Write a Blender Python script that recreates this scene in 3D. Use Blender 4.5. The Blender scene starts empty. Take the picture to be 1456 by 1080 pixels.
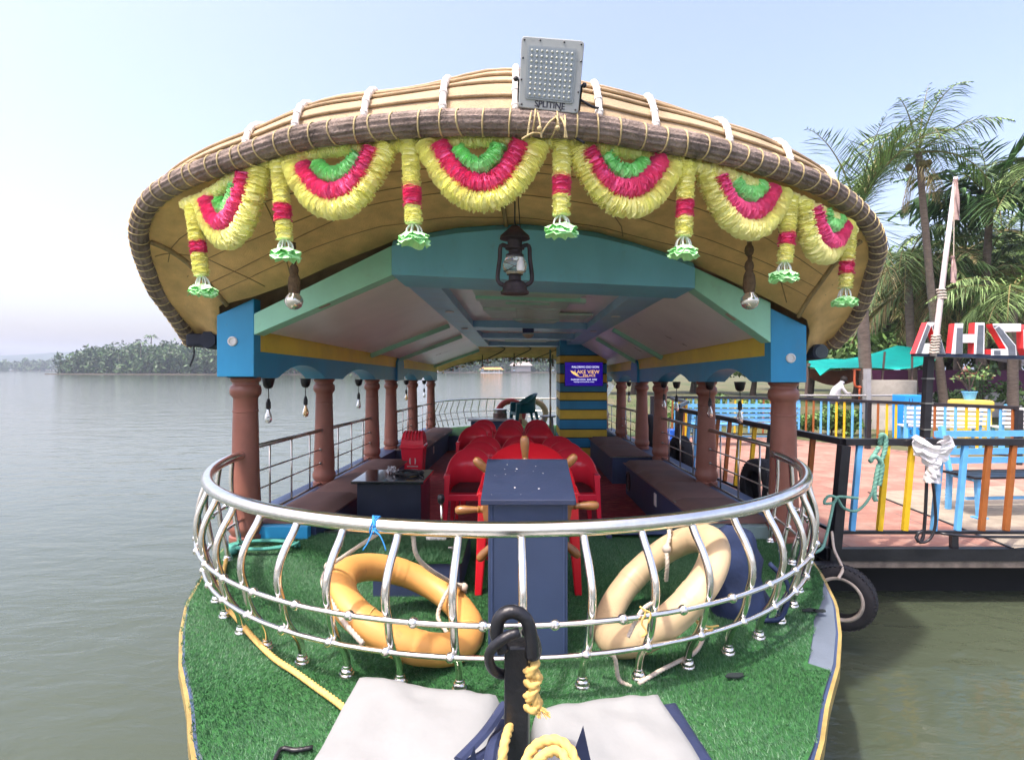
import bpy, math, random
import numpy as np
from mathutils import Vector, Matrix, noise as mnoise

random.seed(7)
RNG = np.random.default_rng(7)
R = math.radians
SC = bpy.context.scene
COL = SC.collection

# ------------------------------------------------------------------ camera
EYE = 1.3                       # above the foredeck (z = 0)
cam_d = bpy.data.cameras.new('camera')
cam_d.sensor_width = 36.0
cam_d.lens = 36.0 * 800 / 1456
cam_d.shift_x = -12 / 1456
cam_d.shift_y = -16 / 1456
cam_d.clip_start = 0.05
cam_d.clip_end = 6000
cam = bpy.data.objects.new('camera', cam_d)
cam.location = (0, 0, EYE)
cam.rotation_euler = (R(90), 0, 0)
COL.objects.link(cam)
SC.camera = cam

# ------------------------------------------------------------------ light
SUN_EL, SUN_AZ = R(66), R(-135)     # azimuth measured from +Y towards +X
world = bpy.data.worlds.new('World')
SC.world = world
world.use_nodes = True
wn = world.node_tree
bg = wn.nodes['Background']
sky = wn.nodes.new('ShaderNodeTexSky')
sky.sky_type = 'NISHITA'
sky.sun_disc = False
sky.sun_elevation = SUN_EL
sky.sun_rotation = SUN_AZ
sky.air_density = 1.0
sky.dust_density = 4.8
sky.ozone_density = 1.5
wb = wn.nodes.new('ShaderNodeMix')
wb.data_type = 'RGBA'
wb.blend_type = 'MULTIPLY'
wb.inputs['Factor'].default_value = 1
wb.inputs['B'].default_value = (1.08, .96, .97, 1)
wn.links.new(sky.outputs[0], wb.inputs['A'])
wn.links.new(wb.outputs['Result'], bg.inputs[0])
bg.inputs[1].default_value = 0.1
sun_d = bpy.data.lights.new('sun', 'SUN')
sun_d.energy = 1.15
sun_d.angle = R(2.0)
sun_d.color = (1, 0.95, 0.87)
sun = bpy.data.objects.new('sun', sun_d)
sdir = Vector((math.sin(SUN_AZ) * math.cos(SUN_EL), math.cos(SUN_AZ) * math.cos(SUN_EL), math.sin(SUN_EL)))
sun.rotation_euler = sdir.to_track_quat('Z', 'Y').to_euler()
sun.location = sdir * 40
COL.objects.link(sun)
SC.view_settings.view_transform = 'Standard'
SC.view_settings.look = 'None'
SC.view_settings.exposure = 2.15
SC.view_settings.gamma = 1
SC.cycles.max_bounces = 16
SC.cycles.diffuse_bounces = 12
SC.cycles.volume_bounces = 1
SC.cycles.use_denoising = True

# ------------------------------------------------------------------ helpers
def W(u, v, d):
    """point seen at photo pixel (u, v), d metres ahead"""
    return Vector(((u - 740) * d / 800, d, EYE - (v - 524) * d / 800))

def dk(u, v, z=0.0):
    """point of the deck plane z at photo pixel"""
    d = (EYE - z) * 800 / (v - 524)
    return Vector(((u - 740) * d / 800, d, z))

def sl(y):                        # the boat trims down towards the stern
    return -0.023 * (y - 4.3) if y > 4.3 else 0.0

MATS = {}
def M(name, col, rough=.5, metal=0., var=.12, vs=6., bump=0., bs=60., stretch=(1, 1, 1), coat=0., trans=0.,
      col2=None, dirt=0., ior=1.45, alpha=1., sub=0.):
    if name in MATS:
        return MATS[name]
    m = bpy.data.materials.new(name)
    m.use_nodes = True
    nt = m.node_tree
    b = nt.nodes['Principled BSDF']
    b.inputs['Roughness'].default_value = rough
    b.inputs['Metallic'].default_value = metal
    b.inputs['Coat Weight'].default_value = coat
    b.inputs['Transmission Weight'].default_value = trans
    b.inputs['IOR'].default_value = ior
    b.inputs['Alpha'].default_value = alpha
    if sub:
        b.inputs['Subsurface Weight'].default_value = sub
        b.inputs['Subsurface Radius'].default_value = (.02, .02, .02)
    tc = nt.nodes.new('ShaderNodeTexCoord')
    mp = nt.nodes.new('ShaderNodeMapping')
    mp.inputs['Scale'].default_value = stretch
    nt.links.new(tc.outputs['Object'], mp.inputs[0])
    n = nt.nodes.new('ShaderNodeTexNoise')
    n.inputs['Scale'].default_value = vs
    n.inputs['Detail'].default_value = 5
    n.inputs['Roughness'].default_value = .62
    nt.links.new(mp.outputs[0], n.inputs[0])
    mix = nt.nodes.new('ShaderNodeMix')
    mix.data_type = 'RGBA'
    c = Vector(col)
    lo = c * (1 - var)
    hi = c * (1 + var) if col2 is None else Vector(col2)
    mix.inputs['A'].default_value = (*lo, 1)
    mix.inputs['B'].default_value = (min(hi[0], 1), min(hi[1], 1), min(hi[2], 1), 1)
    rp = nt.nodes.new('ShaderNodeMapRange')
    rp.inputs['From Min'].default_value = .3
    rp.inputs['From Max'].default_value = .7
    nt.links.new(n.outputs[0], rp.inputs[0])
    nt.links.new(rp.outputs[0], mix.inputs['Factor'])
    out = mix.outputs['Result']
    if dirt:
        n2 = nt.nodes.new('ShaderNodeTexNoise')
        n2.inputs['Scale'].default_value = vs * 3.1
        n2.inputs['Detail'].default_value = 8
        n2.inputs['Roughness'].default_value = .75
        nt.links.new(tc.outputs['Object'], n2.inputs[0])
        r2 = nt.nodes.new('ShaderNodeMapRange')
        r2.inputs['From Min'].default_value = .58
        r2.inputs['From Max'].default_value = .75
        r2.inputs['To Max'].default_value = dirt
        nt.links.new(n2.outputs[0], r2.inputs[0])
        mx = nt.nodes.new('ShaderNodeMix')
        mx.data_type = 'RGBA'
        mx.inputs['B'].default_value = (.16, .12, .08, 1)
        nt.links.new(r2.outputs[0], mx.inputs['Factor'])
        nt.links.new(out, mx.inputs['A'])
        out = mx.outputs['Result']
    nt.links.new(out, b.inputs['Base Color'])
    if var and metal < .5:
        rr = nt.nodes.new('ShaderNodeMapRange')
        rr.inputs['To Min'].default_value = max(0, rough - .08)
        rr.inputs['To Max'].default_value = min(1, rough + .08)
        nt.links.new(n.outputs[0], rr.inputs[0])
        nt.links.new(rr.outputs[0], b.inputs['Roughness'])
    if bump:
        n3 = nt.nodes.new('ShaderNodeTexNoise')
        n3.inputs['Scale'].default_value = bs
        n3.inputs['Detail'].default_value = 3
        nt.links.new(mp.outputs[0], n3.inputs[0])
        bp = nt.nodes.new('ShaderNodeBump')
        bp.inputs['Strength'].default_value = bump
        bp.inputs['Distance'].default_value = .01
        nt.links.new(n3.outputs[0], bp.inputs['Height'])
        nt.links.new(bp.outputs[0], b.inputs['Normal'])
    MATS[name] = m
    return m

def emat(name, col, s):
    m = M(name, col, rough=.25, var=0)
    b = m.node_tree.nodes['Principled BSDF']
    b.inputs['Emission Color'].default_value = (*col, 1)
    b.inputs['Emission Strength'].default_value = s
    return m

ORG = {}
def tag(o, label=None, cat=None, group=None, kind=None):
    if label: o['label'] = label
    if cat: o['category'] = cat
    if group: o['group'] = group
    if kind: o['kind'] = kind
    return o

def thing(name, label, cat, loc=(0, 0, 0), group=None):
    o = bpy.data.objects.new(name, None)
    o.empty_display_size = .1
    o.location = loc
    COL.objects.link(o)
    ORG[o.name] = Vector(loc)
    return tag(o, label, cat, group)

def frames(P, closed=False):
    n = len(P)
    T = []
    for i in range(n):
        a = P[(i - 1) % n] if (closed or i > 0) else P[i]
        b = P[(i + 1) % n] if (closed or i < n - 1) else P[i]
        t = (b - a)
        T.append(t.normalized() if t.length > 1e-9 else Vector((0, 0, 1)))
    up = Vector((0, 0, 1)) if abs(T[0].z) < .9 else Vector((1, 0, 0))
    N = [T[0].cross(up).normalized()]
    for i in range(1, n):
        v = N[-1] - T[i] * N[-1].dot(T[i])
        N.append(v.normalized() if v.length > 1e-6 else N[-1])
    B = [T[i].cross(N[i]) for i in range(n)]
    return T, N, B

def smooth_curve(pts, n=None, per=8):
    """Catmull-Rom through the points"""
    P = [Vector(p) for p in pts]
    if len(P) < 3:
        return P
    P = [P[0] * 2 - P[1]] + P + [P[-1] * 2 - P[-2]]
    out = []
    for i in range(1, len(P) - 2):
        p0, p1, p2, p3 = P[i - 1:i + 3]
        for k in range(per):
            t = k / per
            out.append(.5 * ((2 * p1) + (p2 - p0) * t + (2 * p0 - 5 * p1 + 4 * p2 - p3) * t * t + (3 * p1 - p0 - 3 * p2 + p3) * t ** 3))
    out.append(P[-2].copy())
    return resample(out, n) if n else out

def resample(P, n):
    L = [0]
    for a, b in zip(P, P[1:]):
        L.append(L[-1] + (b - a).length)
    out, j = [], 0
    for i in range(n):
        s = L[-1] * i / (n - 1)
        while j < len(P) - 2 and L[j + 1] < s:
            j += 1
        seg = L[j + 1] - L[j]
        t = (s - L[j]) / seg if seg > 1e-12 else 0
        out.append(P[j].lerp(P[j + 1], min(1, max(0, t))))
    return out

def length(P):
    return sum((b - a).length for a, b in zip(P, P[1:]))

class MB:
    def __init__(s):
        s.v, s.f, s.mi, s.m = [], [], [], 0

    def add(s, vs, fs):
        o = len(s.v)
        s.v.extend([tuple(p) for p in vs])
        for f in fs:
            s.f.append([i + o for i in f])
            s.mi.append(s.m)
        return s

    def box(s, x0, x1, y0, y1, z0, z1):
        v = [(x0, y0, z0), (x1, y0, z0), (x1, y1, z0), (x0, y1, z0), (x0, y0, z1), (x1, y0, z1), (x1, y1, z1), (x0, y1, z1)]
        return s.hexa(v)

    def hexa(s, v):
        return s.add(v, [(0, 3, 2, 1), (4, 5, 6, 7), (0, 1, 5, 4), (1, 2, 6, 5), (2, 3, 7, 6), (3, 0, 4, 7)])

    def bar(s, a, b, w, h, up=(0, 0, 1)):
        a, b = Vector(a), Vector(b)
        t = (b - a).normalized()
        upv = Vector(up)
        if abs(t.dot(upv)) > .95:
            upv = Vector((0, 1, 0))
        n = t.cross(upv).normalized()
        q = n.cross(t)
        v = []
        for p in (a, b):
            for i, j in ((-1, -1), (1, -1), (1, 1), (-1, 1)):
                v.append(p + n * (w / 2 * i) + q * (h / 2 * j))
        return s.add(v, [(0, 1, 2, 3), (7, 6, 5, 4), (0, 4, 5, 1), (1, 5, 6, 2), (2, 6, 7, 3), (3, 7, 4, 0)])

    def tube(s, pts, r, seg=8, closed=False, cap=True, jit=0, sx=1, sy=1):
        P = [Vector(p) for p in pts]
        T, N, B = frames(P, closed)
        n = len(P)
        v, f = [], []
        for i in range(n):
            rr = r[i] if hasattr(r, '__len__') else r
            for k in range(seg):
                a = 2 * math.pi * k / seg
                q = rr * (1 + (random.uniform(-jit, jit) if jit else 0))
                v.append(P[i] + N[i] * (math.cos(a) * q * sx) + B[i] * (math.sin(a) * q * sy))
        for i in range(n if closed else n - 1):
            j = (i + 1) % n
            for k in range(seg):
                l = (k + 1) % seg
                f.append((i * seg + k, i * seg + l, j * seg + l, j * seg + k))
        if cap and not closed:
            f.append(tuple(range(seg - 1, -1, -1)))
            f.append(tuple((n - 1) * seg + k for k in range(seg)))
        return s.add(v, f)

    def rope(s, pts, r, seg=14, turns=None, closed=False):
        """three-strand laid rope: lobed section that twists"""
        P = resample([Vector(p) for p in pts], max(8, int(length([Vector(p) for p in pts]) / (r * .45))))
        T, N, B = frames(P, closed)
        L = 0
        v, f = [], []
        n = len(P)
        for i in range(n):
            if i: L += (P[i] - P[i - 1]).length
            tw = L / (r * 5.5) * 2 * math.pi
            for k in range(seg):
                a = 2 * math.pi * k / seg
                q = r * (.7 + .38 * abs(math.cos(1.5 * (a - tw))))
                v.append(P[i] + N[i] * math.cos(a) * q + B[i] * math.sin(a) * q)
        for i in range(n - 1):
            for k in range(seg):
                l = (k + 1) % seg
                f.append((i * seg + k, i * seg + l, (i + 1) * seg + l, (i + 1) * seg + k))
        f.append(tuple(range(seg - 1, -1, -1)))
        f.append(tuple((n - 1) * seg + k for k in range(seg)))
        return s.add(v, f)

    def lathe(s, prof, c=(0, 0, 0), seg=24, mat=None, cap=True):
        """profile of (radius, height) round the z axis, optionally turned by a matrix"""
        c = Vector(c)
        v, f = [], []
        for r, z in prof:
            for k in range(seg):
                a = 2 * math.pi * k / seg
                p = Vector((r * math.cos(a), r * math.sin(a), z))
                if mat: p = mat @ p
                v.append(p + c)
        for i in range(len(prof) - 1):
            for k in range(seg):
                l = (k + 1) % seg
                f.append((i * seg + k, i * seg + l, (i + 1) * seg + l, (i + 1) * seg + k))
        if cap:
            f.append(tuple(range(seg - 1, -1, -1)))
            f.append(tuple((len(prof) - 1) * seg + k for k in range(seg)))
        return s.add(v, f)

    def ball(s, c, r, seg=12, rings=8, sq=(1, 1, 1)):
        c = Vector(c)
        v = [c + Vector((0, 0, -r * sq[2]))]
        f = []
        for i in range(1, rings):
            t = math.pi * i / rings - math.pi / 2
            for k in range(seg):
                a = 2 * math.pi * k / seg
                v.append(c + Vector((math.cos(t) * math.cos(a) * r * sq[0], math.cos(t) * math.sin(a) * r * sq[1], math.sin(t) * r * sq[2])))
        v.append(c + Vector((0, 0, r * sq[2])))
        for k in range(seg):
            l = (k + 1) % seg
            f.append((0, 1 + l, 1 + k))
            for i in range(rings - 2):
                a = 1 + i * seg
                f.append((a + k, a + l, a + seg + l, a + seg + k))
            a = 1 + (rings - 2) * seg
            f.append((a + k, a + l, len(v) - 1))
        return s.add(v, f)

    def grid(s, rows, closed=False):
        m = len(rows[0])
        v = [p for r in rows for p in r]
        f = []
        for i in range(len(rows) - 1):
            for k in range(m if closed else m - 1):
                l = (k + 1) % m
                f.append((i * m + k, i * m + l, (i + 1) * m + l, (i + 1) * m + k))
        return s.add(v, f)

    def prism(s, poly, fn, d0, d1):
        """poly in 2D, fn(a, b, depth) -> 3D"""
        n = len(poly)
        v = [fn(a, b, d0) for a, b in poly] + [fn(a, b, d1) for a, b in poly]
        f = [tuple(range(n)), tuple(range(2 * n - 1, n - 1, -1))]
        for i in range(n):
            j = (i + 1) % n
            f.append((i, i + n, j + n, j))
        return s.add(v, f)

    def turn(s, mat, start=0):
        for i in range(start, len(s.v)):
            s.v[i] = tuple(mat @ Vector(s.v[i]))
        return s

    def build(s, name, mats, parent=None, smooth=False, bevel=0, solid=0, sub=0, world=True, org=None):
        if not isinstance(mats, (list, tuple)): mats = [mats]
        me = bpy.data.meshes.new(name)
        o = Vector((0, 0, 0))
        if parent is not None and world:
            o = ORG.get(parent.name, o)
        if org is not None: o = Vector(org)
        me.from_pydata([(x - o.x, y - o.y, z - o.z) for x, y, z in s.v], [], s.f)
        for m in mats: me.materials.append(m)
        if len(mats) > 1: me.polygons.foreach_set('material_index', s.mi)
        if smooth: me.polygons.foreach_set('use_smooth', [True] * len(me.polygons))
        me.update()
        ob = bpy.data.objects.new(name, me)
        COL.objects.link(ob)
        if parent is not None:
            ob.parent = parent
            ORG[ob.name] = o
        elif org is not None:
            ob.location = o
            ORG[ob.name] = o
        if solid:
            q = ob.modifiers.new('s', 'SOLIDIFY'); q.thickness = solid; q.offset = 0
        if sub:
            q = ob.modifiers.new('u', 'SUBSURF'); q.levels = sub; q.render_levels = sub
        if bevel:
            q = ob.modifiers.new('b', 'BEVEL'); q.width = bevel; q.segments = 2; q.limit_method = 'ANGLE'; q.angle_limit = R(40)
        if smooth == 'auto':
            try:
                me.set_sharp_from_angle(angle=R(40))
            except Exception:
                pass
        return ob

def raw_mesh(name, V, F, mats, parent=None, smooth=False, mi=None):
    """numpy verts (n,3), faces (m,k)"""
    me = bpy.data.meshes.new(name)
    k = F.shape[1]
    me.vertices.add(len(V)); me.vertices.foreach_set('co', np.ascontiguousarray(V, np.float32).ravel())
    me.loops.add(F.size); me.loops.foreach_set('vertex_index', np.ascontiguousarray(F, np.int32).ravel())
    me.polygons.add(len(F)); me.polygons.foreach_set('loop_start', np.arange(0, F.size, k, dtype=np.int32))
    if mi is not None: me.polygons.foreach_set('material_index', np.ascontiguousarray(mi, np.int32))
    if smooth: me.polygons.foreach_set('use_smooth', np.ones(len(F), bool))
    for m in (mats if isinstance(mats, (list, tuple)) else [mats]): me.materials.append(m)
    me.update(calc_edges=True)
    ob = bpy.data.objects.new(name, me)
    COL.objects.link(ob)
    if parent is not None: ob.parent = parent
    return ob

def text_mb(mb, s, size, fn, depth=.002, align='CENTER'):
    """lettering as geometry: fn(a, b, depth) -> 3D"""
    cu = bpy.data.curves.new('t', 'FONT')
    cu.body = s; cu.size = size; cu.align_x = align; cu.align_y = 'CENTER'; cu.resolution_u = 3
    ob = bpy.data.objects.new('t', cu)
    COL.objects.link(ob)
    dg = bpy.context.evaluated_depsgraph_get()
    me = bpy.data.meshes.new_from_object(ob.evaluated_get(dg))
    mb.add([fn(v.co.x, v.co.y, depth) for v in me.vertices], [tuple(p.vertices) for p in me.polygons])
    bpy.data.objects.remove(ob); bpy.data.curves.remove(cu); bpy.data.meshes.remove(me)

def copy_tree(o, parent=None):
    c = o.copy(); COL.objects.link(c)
    if parent is not None: c.parent = parent
    for ch in [x for x in bpy.data.objects if x.parent == o]:
        copy_tree(ch, c)
    return c

# ------------------------------------------------------------------ materials
def mat_turf():
    m = M('turf_blade', (.035, .15, .04), rough=.62, var=.35, vs=2.2, col2=(.06, .24, .05))
    return m
TEAL = M('teal_paint', (.18, .54, .72), rough=.42, var=.1, vs=2, bump=.12, bs=22, stretch=(1, 1, .35), dirt=.28)
BLUE = M('blue_paint', (.03, .31, .58), rough=.38, var=.12, vs=2.5, bump=.12, bs=22, stretch=(1, 1, .35), dirt=.22)
LBLUE = M('ceiling_blue_paint', (.28, .58, .82), rough=.35, var=.12, vs=2, bump=.1, bs=22, dirt=.2)
GREEN = M('mint_paint', (.36, .76, .56), rough=.4, var=.12, vs=2.5, bump=.12, bs=22, dirt=.22)
YELLOW = M('yellow_paint', (.85, .63, .07), rough=.42, var=.12, vs=2.5, bump=.12, bs=22, dirt=.25)
WHITEC = M('white_ceiling_panel', (.9, .87, .84), rough=.3, var=.08, vs=1.5, bump=.08, bs=4, dirt=.1)
BROWNC = M('brown_column_paint', (.25, .1, .07), rough=.38, var=.15, vs=5, bump=.08, bs=30, dirt=.25)
NAVY = M('navy_paint', (.04, .065, .14), rough=.5, var=.18, vs=4, bump=.08, bs=40, dirt=.12)
DNAVY = M('dark_navy_laminate', (.012, .018, .035), rough=.32, var=.2, vs=5, dirt=.15)
STEEL = M('polished_steel', (.86, .83, .77), rough=.17, metal=1, var=.1, vs=20)
STEEL2 = M('dull_steel', (.52, .5, .46), rough=.28, metal=1, var=.25, vs=25)
BLACK = M('black_paint', (.012, .013, .016), rough=.35, var=.3, vs=10, bump=.25, bs=60)
RUBBER = M('tyre_rubber', (.018, .019, .022), rough=.75, var=.4, vs=8, bump=.3, bs=50, dirt=.3)
WHITE = M('white_plastic', (.75, .75, .73), rough=.4, var=.04)
REDP = M('red_plastic', (.8, .03, .06), rough=.2, var=.08, vs=3, sub=0)
MAROON = M('maroon_cushion', (.07, .006, .012), rough=.75, var=.2, vs=20)
CUSH = M('brown_leatherette', (.17, .1, .085), rough=.85, var=.15, vs=4, bump=.12, bs=60, dirt=.15)
ROPEY = M('yellow_rope_fibre', (.62, .42, .13), rough=.8, var=.18, vs=30)
ROPEW = M('white_rope_fibre', (.5, .44, .36), rough=.85, var=.2, vs=30, dirt=.2)
ROPEG = M('green_rope_fibre', (.16, .36, .28), rough=.8, var=.25, vs=30)
COIR = M('coir_fibre', (.23, .18, .15), rough=.95, var=.55, vs=9, bump=1.0, bs=70)
MATTING = M('woven_matting', (.72, .48, .2), rough=.9, var=.22, vs=5, bump=.5, bs=160, dirt=.2)
MATTOP = M('dry_matting', (.44, .33, .2), rough=.9, var=.25, vs=4, bump=.5, bs=120, dirt=.2)
CORD = M('pale_lashing_cord', (.5, .4, .2), rough=.8, var=.2, vs=20)
WOOD = M('varnished_wood', (.25, .115, .035), rough=.3, var=.35, vs=10, stretch=(1, 1, 1), coat=.3)
CREPEY = M('yellow_crepe', (.96, .93, .46), rough=.75, var=.12, vs=14)
CREPEP = M('pink_crepe', (.9, .15, .36), rough=.75, var=.16, vs=14)
CREPEG = M('green_crepe', (.42, .88, .38), rough=.75, var=.2, vs=14)
GLASS = M('clear_glass', (1, 1, 1), rough=.03, trans=1, var=0)
IRON = M('rusty_iron', (.05, .04, .045), rough=.6, metal=.4, var=.5, vs=14, bump=.3, bs=60)
# ================================================================== THE BOAT
boat = thing('houseboat', 'thatched tour boat with blue and yellow beams, brown columns and a steel bow railing', 'boat', (0, 4.3, 0))

HALF = [(1.0, .04), (1.08, .2), (1.3, .48), (1.6, .79), (1.95, 1.07), (2.22, 1.24), (2.5, 1.44), (2.8, 1.62), (3.15, 1.80), (3.6, 1.96), (4.1, 2.1), (4.7, 2.22),
        (6, 2.3), (9, 2.3), (12, 2.28), (13.4, 2.15), (14.4, 1.8), (15.2, 1.2), (15.6, .5)]
def halfw(y):
    for (a, p), (b, q) in zip(HALF, HALF[1:]):
        if a <= y <= b:
            return p + (q - p) * (y - a) / (b - a)
    return 0
XC = -.05
ys = []
y = 1.0
while y < 15.6:
    ys.append(y); y += .1 if y < 5 else .4
ys.append(15.6)
# hull
mb = MB()
rows = []
for y in ys:
    h = halfw(y); z = sl(y)
    taper = .55 + .35 * min(1, (y - 1) / 4)
    row = []
    for hx, hz in ((h, z - .012), (h + .012, z - .02), (h + .012, z - .07), (h * (.5 + .5 * taper) + .0, -.5), (h * taper, -1.05)):
        row.append(Vector((XC - hx, y, hz)))
    for hx, hz in reversed(((h, z - .012), (h + .012, z - .02), (h + .012, z - .07), (h * (.5 + .5 * taper) + .0, -.5), (h * taper, -1.05))):
        row.append(Vector((XC + hx, y, hz)))
    rows.append(row)
mb.grid(rows)
hull = mb.build('hull', NAVY, boat, smooth='auto')
for s in (-1, 1):
    mb = MB()
    P = [Vector((XC + s * (halfw(y) + .018), y, sl(y) - .045)) for y in ys if y < 13]
    for a, b in zip(P, P[1:]):
        mb.bar(a, b, .02, .05)
    mb.build('rubbing_strake', M('tan_strake', (.32, .24, .08), rough=.5, var=.3, vs=8), hull)
# foredeck board (navy border shows beside the turf)
mb = MB()
rows = [[Vector((XC - halfw(y), y, sl(y) - .008)), Vector((XC, y, sl(y) - .008)), Vector((XC + halfw(y), y, sl(y) - .008))] for y in ys if y < 4.5] + \
       [[Vector((XC - 2.21, 4.5, -.012)), Vector((XC, 4.5, -.012)), Vector((XC + 2.21, 4.5, -.012))],
        [Vector((XC - 2.21, 4.5, -.4)), Vector((XC, 4.5, -.4)), Vector((XC + 2.21, 4.5, -.4))]]
mb.grid(rows)
mb.build('foredeck', M('grey_deck_paint', (.12, .15, .19), rough=.6, var=.18, vs=3, bump=.1, bs=40, dirt=.3), boat)
for x0, x1 in ((-1.55, -.42), (.55, 1.35)):
    mb = MB()
    mb.box(x0, x1, 4.44, 4.5, -.002, .02)
    mb.build('edge_strip', STEEL2, boat)
mb = MB()
mb.box(.66, 1.38, 4.3, 4.62, .03, .05); mb.box(.66, .7, 4.3, 4.62, -.01, .032); mb.box(1.34, 1.38, 4.3, 4.62, -.01, .032); mb.box(.7, 1.34, 4.57, 4.62, -.3, .029)
mb.build('step_box', NAVY, boat, bevel=.006)

# saloon floor
carpet = bpy.data.materials.new('red_carpet'); carpet.use_nodes = True
nt = carpet.node_tree; b = nt.nodes['Principled BSDF']; b.inputs['Roughness'].default_value = .8
tc = nt.nodes.new('ShaderNodeTexCoord'); mp = nt.nodes.new('ShaderNodeMapping'); mp.inputs['Scale'].default_value = (9, 40, 9)
nt.links.new(tc.outputs['Object'], mp.inputs[0])
n = nt.nodes.new('ShaderNodeTexNoise'); n.inputs['Scale'].default_value = 1; n.inputs['Detail'].default_value = 4; nt.links.new(mp.outputs[0], n.inputs[0])
cr = nt.nodes.new('ShaderNodeValToRGB'); e = cr.color_ramp.elements
e[0].position = .4; e[0].color = (.2, .01, .02, 1); e[1].position = .72; e[1].color = (.5, .14, .1, 1)
e2 = cr.color_ramp.elements.new(.55); e2.color = (.34, .018, .034, 1)
nt.links.new(n.outputs[0], cr.inputs[0]); nt.links.new(cr.outputs[0], b.inputs['Base Color'])
mb = MB()
FL = -.3
mb.grid([[Vector((-2.1, y, FL + sl(y))), Vector((2.0, y, FL + sl(y)))] for y in (4.5, 7, 9, 12.3)])
mb.build('carpet_floor', carpet, boat)
mb = MB()   # raised stern deck and its riser
mb.grid([[Vector((XC - halfw(y), y, sl(y) - .01 + .03)), Vector((XC + halfw(y), y, sl(y) - .01 + .03))] for y in (12.3, 13.4, 14.4, 15.2, 15.55)])
mb.build('stern_deck', M('stern_turf', (.05, .17, .03), rough=.9, var=.4, vs=20, bump=.5, bs=120), boat)
mb = MB(); mb.grid([[Vector((-2.2, 12.29, FL + sl(12.3))), Vector((2.1, 12.29, FL + sl(12.3)))], [Vector((-2.2, 12.29, sl(12.3) + .015)), Vector((2.1, 12.29, sl(12.3) + .015))]])
mb.build('stern_riser', NAVY, boat)
# gunwale ledge along both sides
for s, x0, x1 in ((-1, -2.3, -2.02), (1, 1.93, 2.2)):
    mb = MB()
    for a, b_ in ((4.5, 7.9), (7.9, 9.25), (9.25, 13.4)):
        zt = .1
        mb.hexa([(x0, a, -.45), (x1, a, -.45), (x1, b_, -.6), (x0, b_, -.6), (x0, a, zt + sl(a)), (x1, a, zt + sl(a)), (x1, b_, zt + sl(b_)), (x0, b_, zt + sl(b_))])
    mb.build('gunwale', NAVY, boat)

# ---------------------------------------------------------------- columns
CY = [4.28, 6.02, 8.0, 9.22, 11.05, 13.2]
LX = [-2.09, -2.1, -2.11, -2.12, -2.12, -2.1]
RX = [2.0, 1.99, 1.99, 1.99, 1.98, 1.95]
def column_mesh(mb, x, y, z0, z1):
    h = z1 - z0
    # base mouldings at the bottom, ring neck at the top, shaft swelling downwards
    pr = [(.125, 0), (.125, .04), (.108, .05), (.128, .085), (.13, .12), (.115, .155), (.118, .2), (.116, .3), (.106, .5), (.099, h - .36), (.096, h - .265), (.1, h - .262),
          (.1, h - .25), (.096, h - .247), (.094, h - .16), (.1, h - .15), (.118, h - .13), (.122, h - .1), (.116, h - .07), (.1, h - .055), (.1, h - .04), (.116, h - .025), (.12, h - .012), (.112, h)]
    mb.lathe([(r_ * .92, q) for r_, q in pr], (x, y, z0), 28)
def beam_bot(y): return 1.23 - .023 * (y - 4.3)
for i, (y, xl, xr) in enumerate(zip(CY, LX, RX)):
    for x in (xl, xr):
        mb = MB()
        column_mesh(mb, x, y, (0 if i == 0 else .1 + sl(y)), beam_bot(y) + (.005 if x < 0 else -.025))
        mb.build('column', BROWNC, boat, smooth='auto')

# ---------------------------------------------------------------- side beams (blue with an arched soffit, yellow above)
ARCH_L = [(4.62, 5.75), (6.3, 7.75), (9.45, 10.85), (11.3, 12.9)]
ARCH_R = [(4.62, 5.75), (6.3, 7.75), (9.45, 10.85), (11.3, 12.9)]
for s, xi, dz, arches in ((-1, -1.99, 0, ARCH_L), (1, 1.89, -.03, ARCH_R)):
    xo = xi + s * .2
    low = []
    yy = 4.2
    while yy < 13.5:
        z = beam_bot(yy) + dz
        for a, b_ in arches:
            if a < yy < b_:
                t = (yy - a) / (b_ - a) * 2 - 1
                z += .12 * max(0, 1 - abs(t) ** 2.2)
        low.append((yy, z)); yy += .05
    hi = [(y_, 1.43 + dz - .023 * (y_ - 4.3)) for y_, _ in low]
    mb = MB()
    mb.grid([[Vector((xi, *p)) for p in low], [Vector((xi, *p)) for p in hi], [Vector((xo, *p)) for p in hi], [Vector((xo, *p)) for p in low], [Vector((xi, *p)) for p in low]])
    mb.build('side_beam', BLUE, boat)
    mb = MB()
    mb.grid([[Vector((xi + .003 * s, y_, z)) for y_, z in hi], [Vector((xi + .003 * s, y_, z + .16)) for y_, z in hi], [Vector((xo, y_, z + .16)) for y_, z in hi], [Vector((xo, y_, z)) for y_, z in hi]])
    mb.build('yellow_fascia', YELLOW, boat)
    # rounded block over the fourth column
    mb = MB()
    pts = [(8.98, 0), (9.48, 0)] + [(9.23 + .25 * math.cos(t), .24 + .14 * math.sin(t)) for t in [k * math.pi / 10 for k in range(11)]]
    mb.prism(pts, lambda a, b_, d: Vector((xi - s * d, a, b_ + beam_bot(9.2) + dz - .006)), -.02, .03)
    mb.build('beam_block', BLUE, boat)

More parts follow.
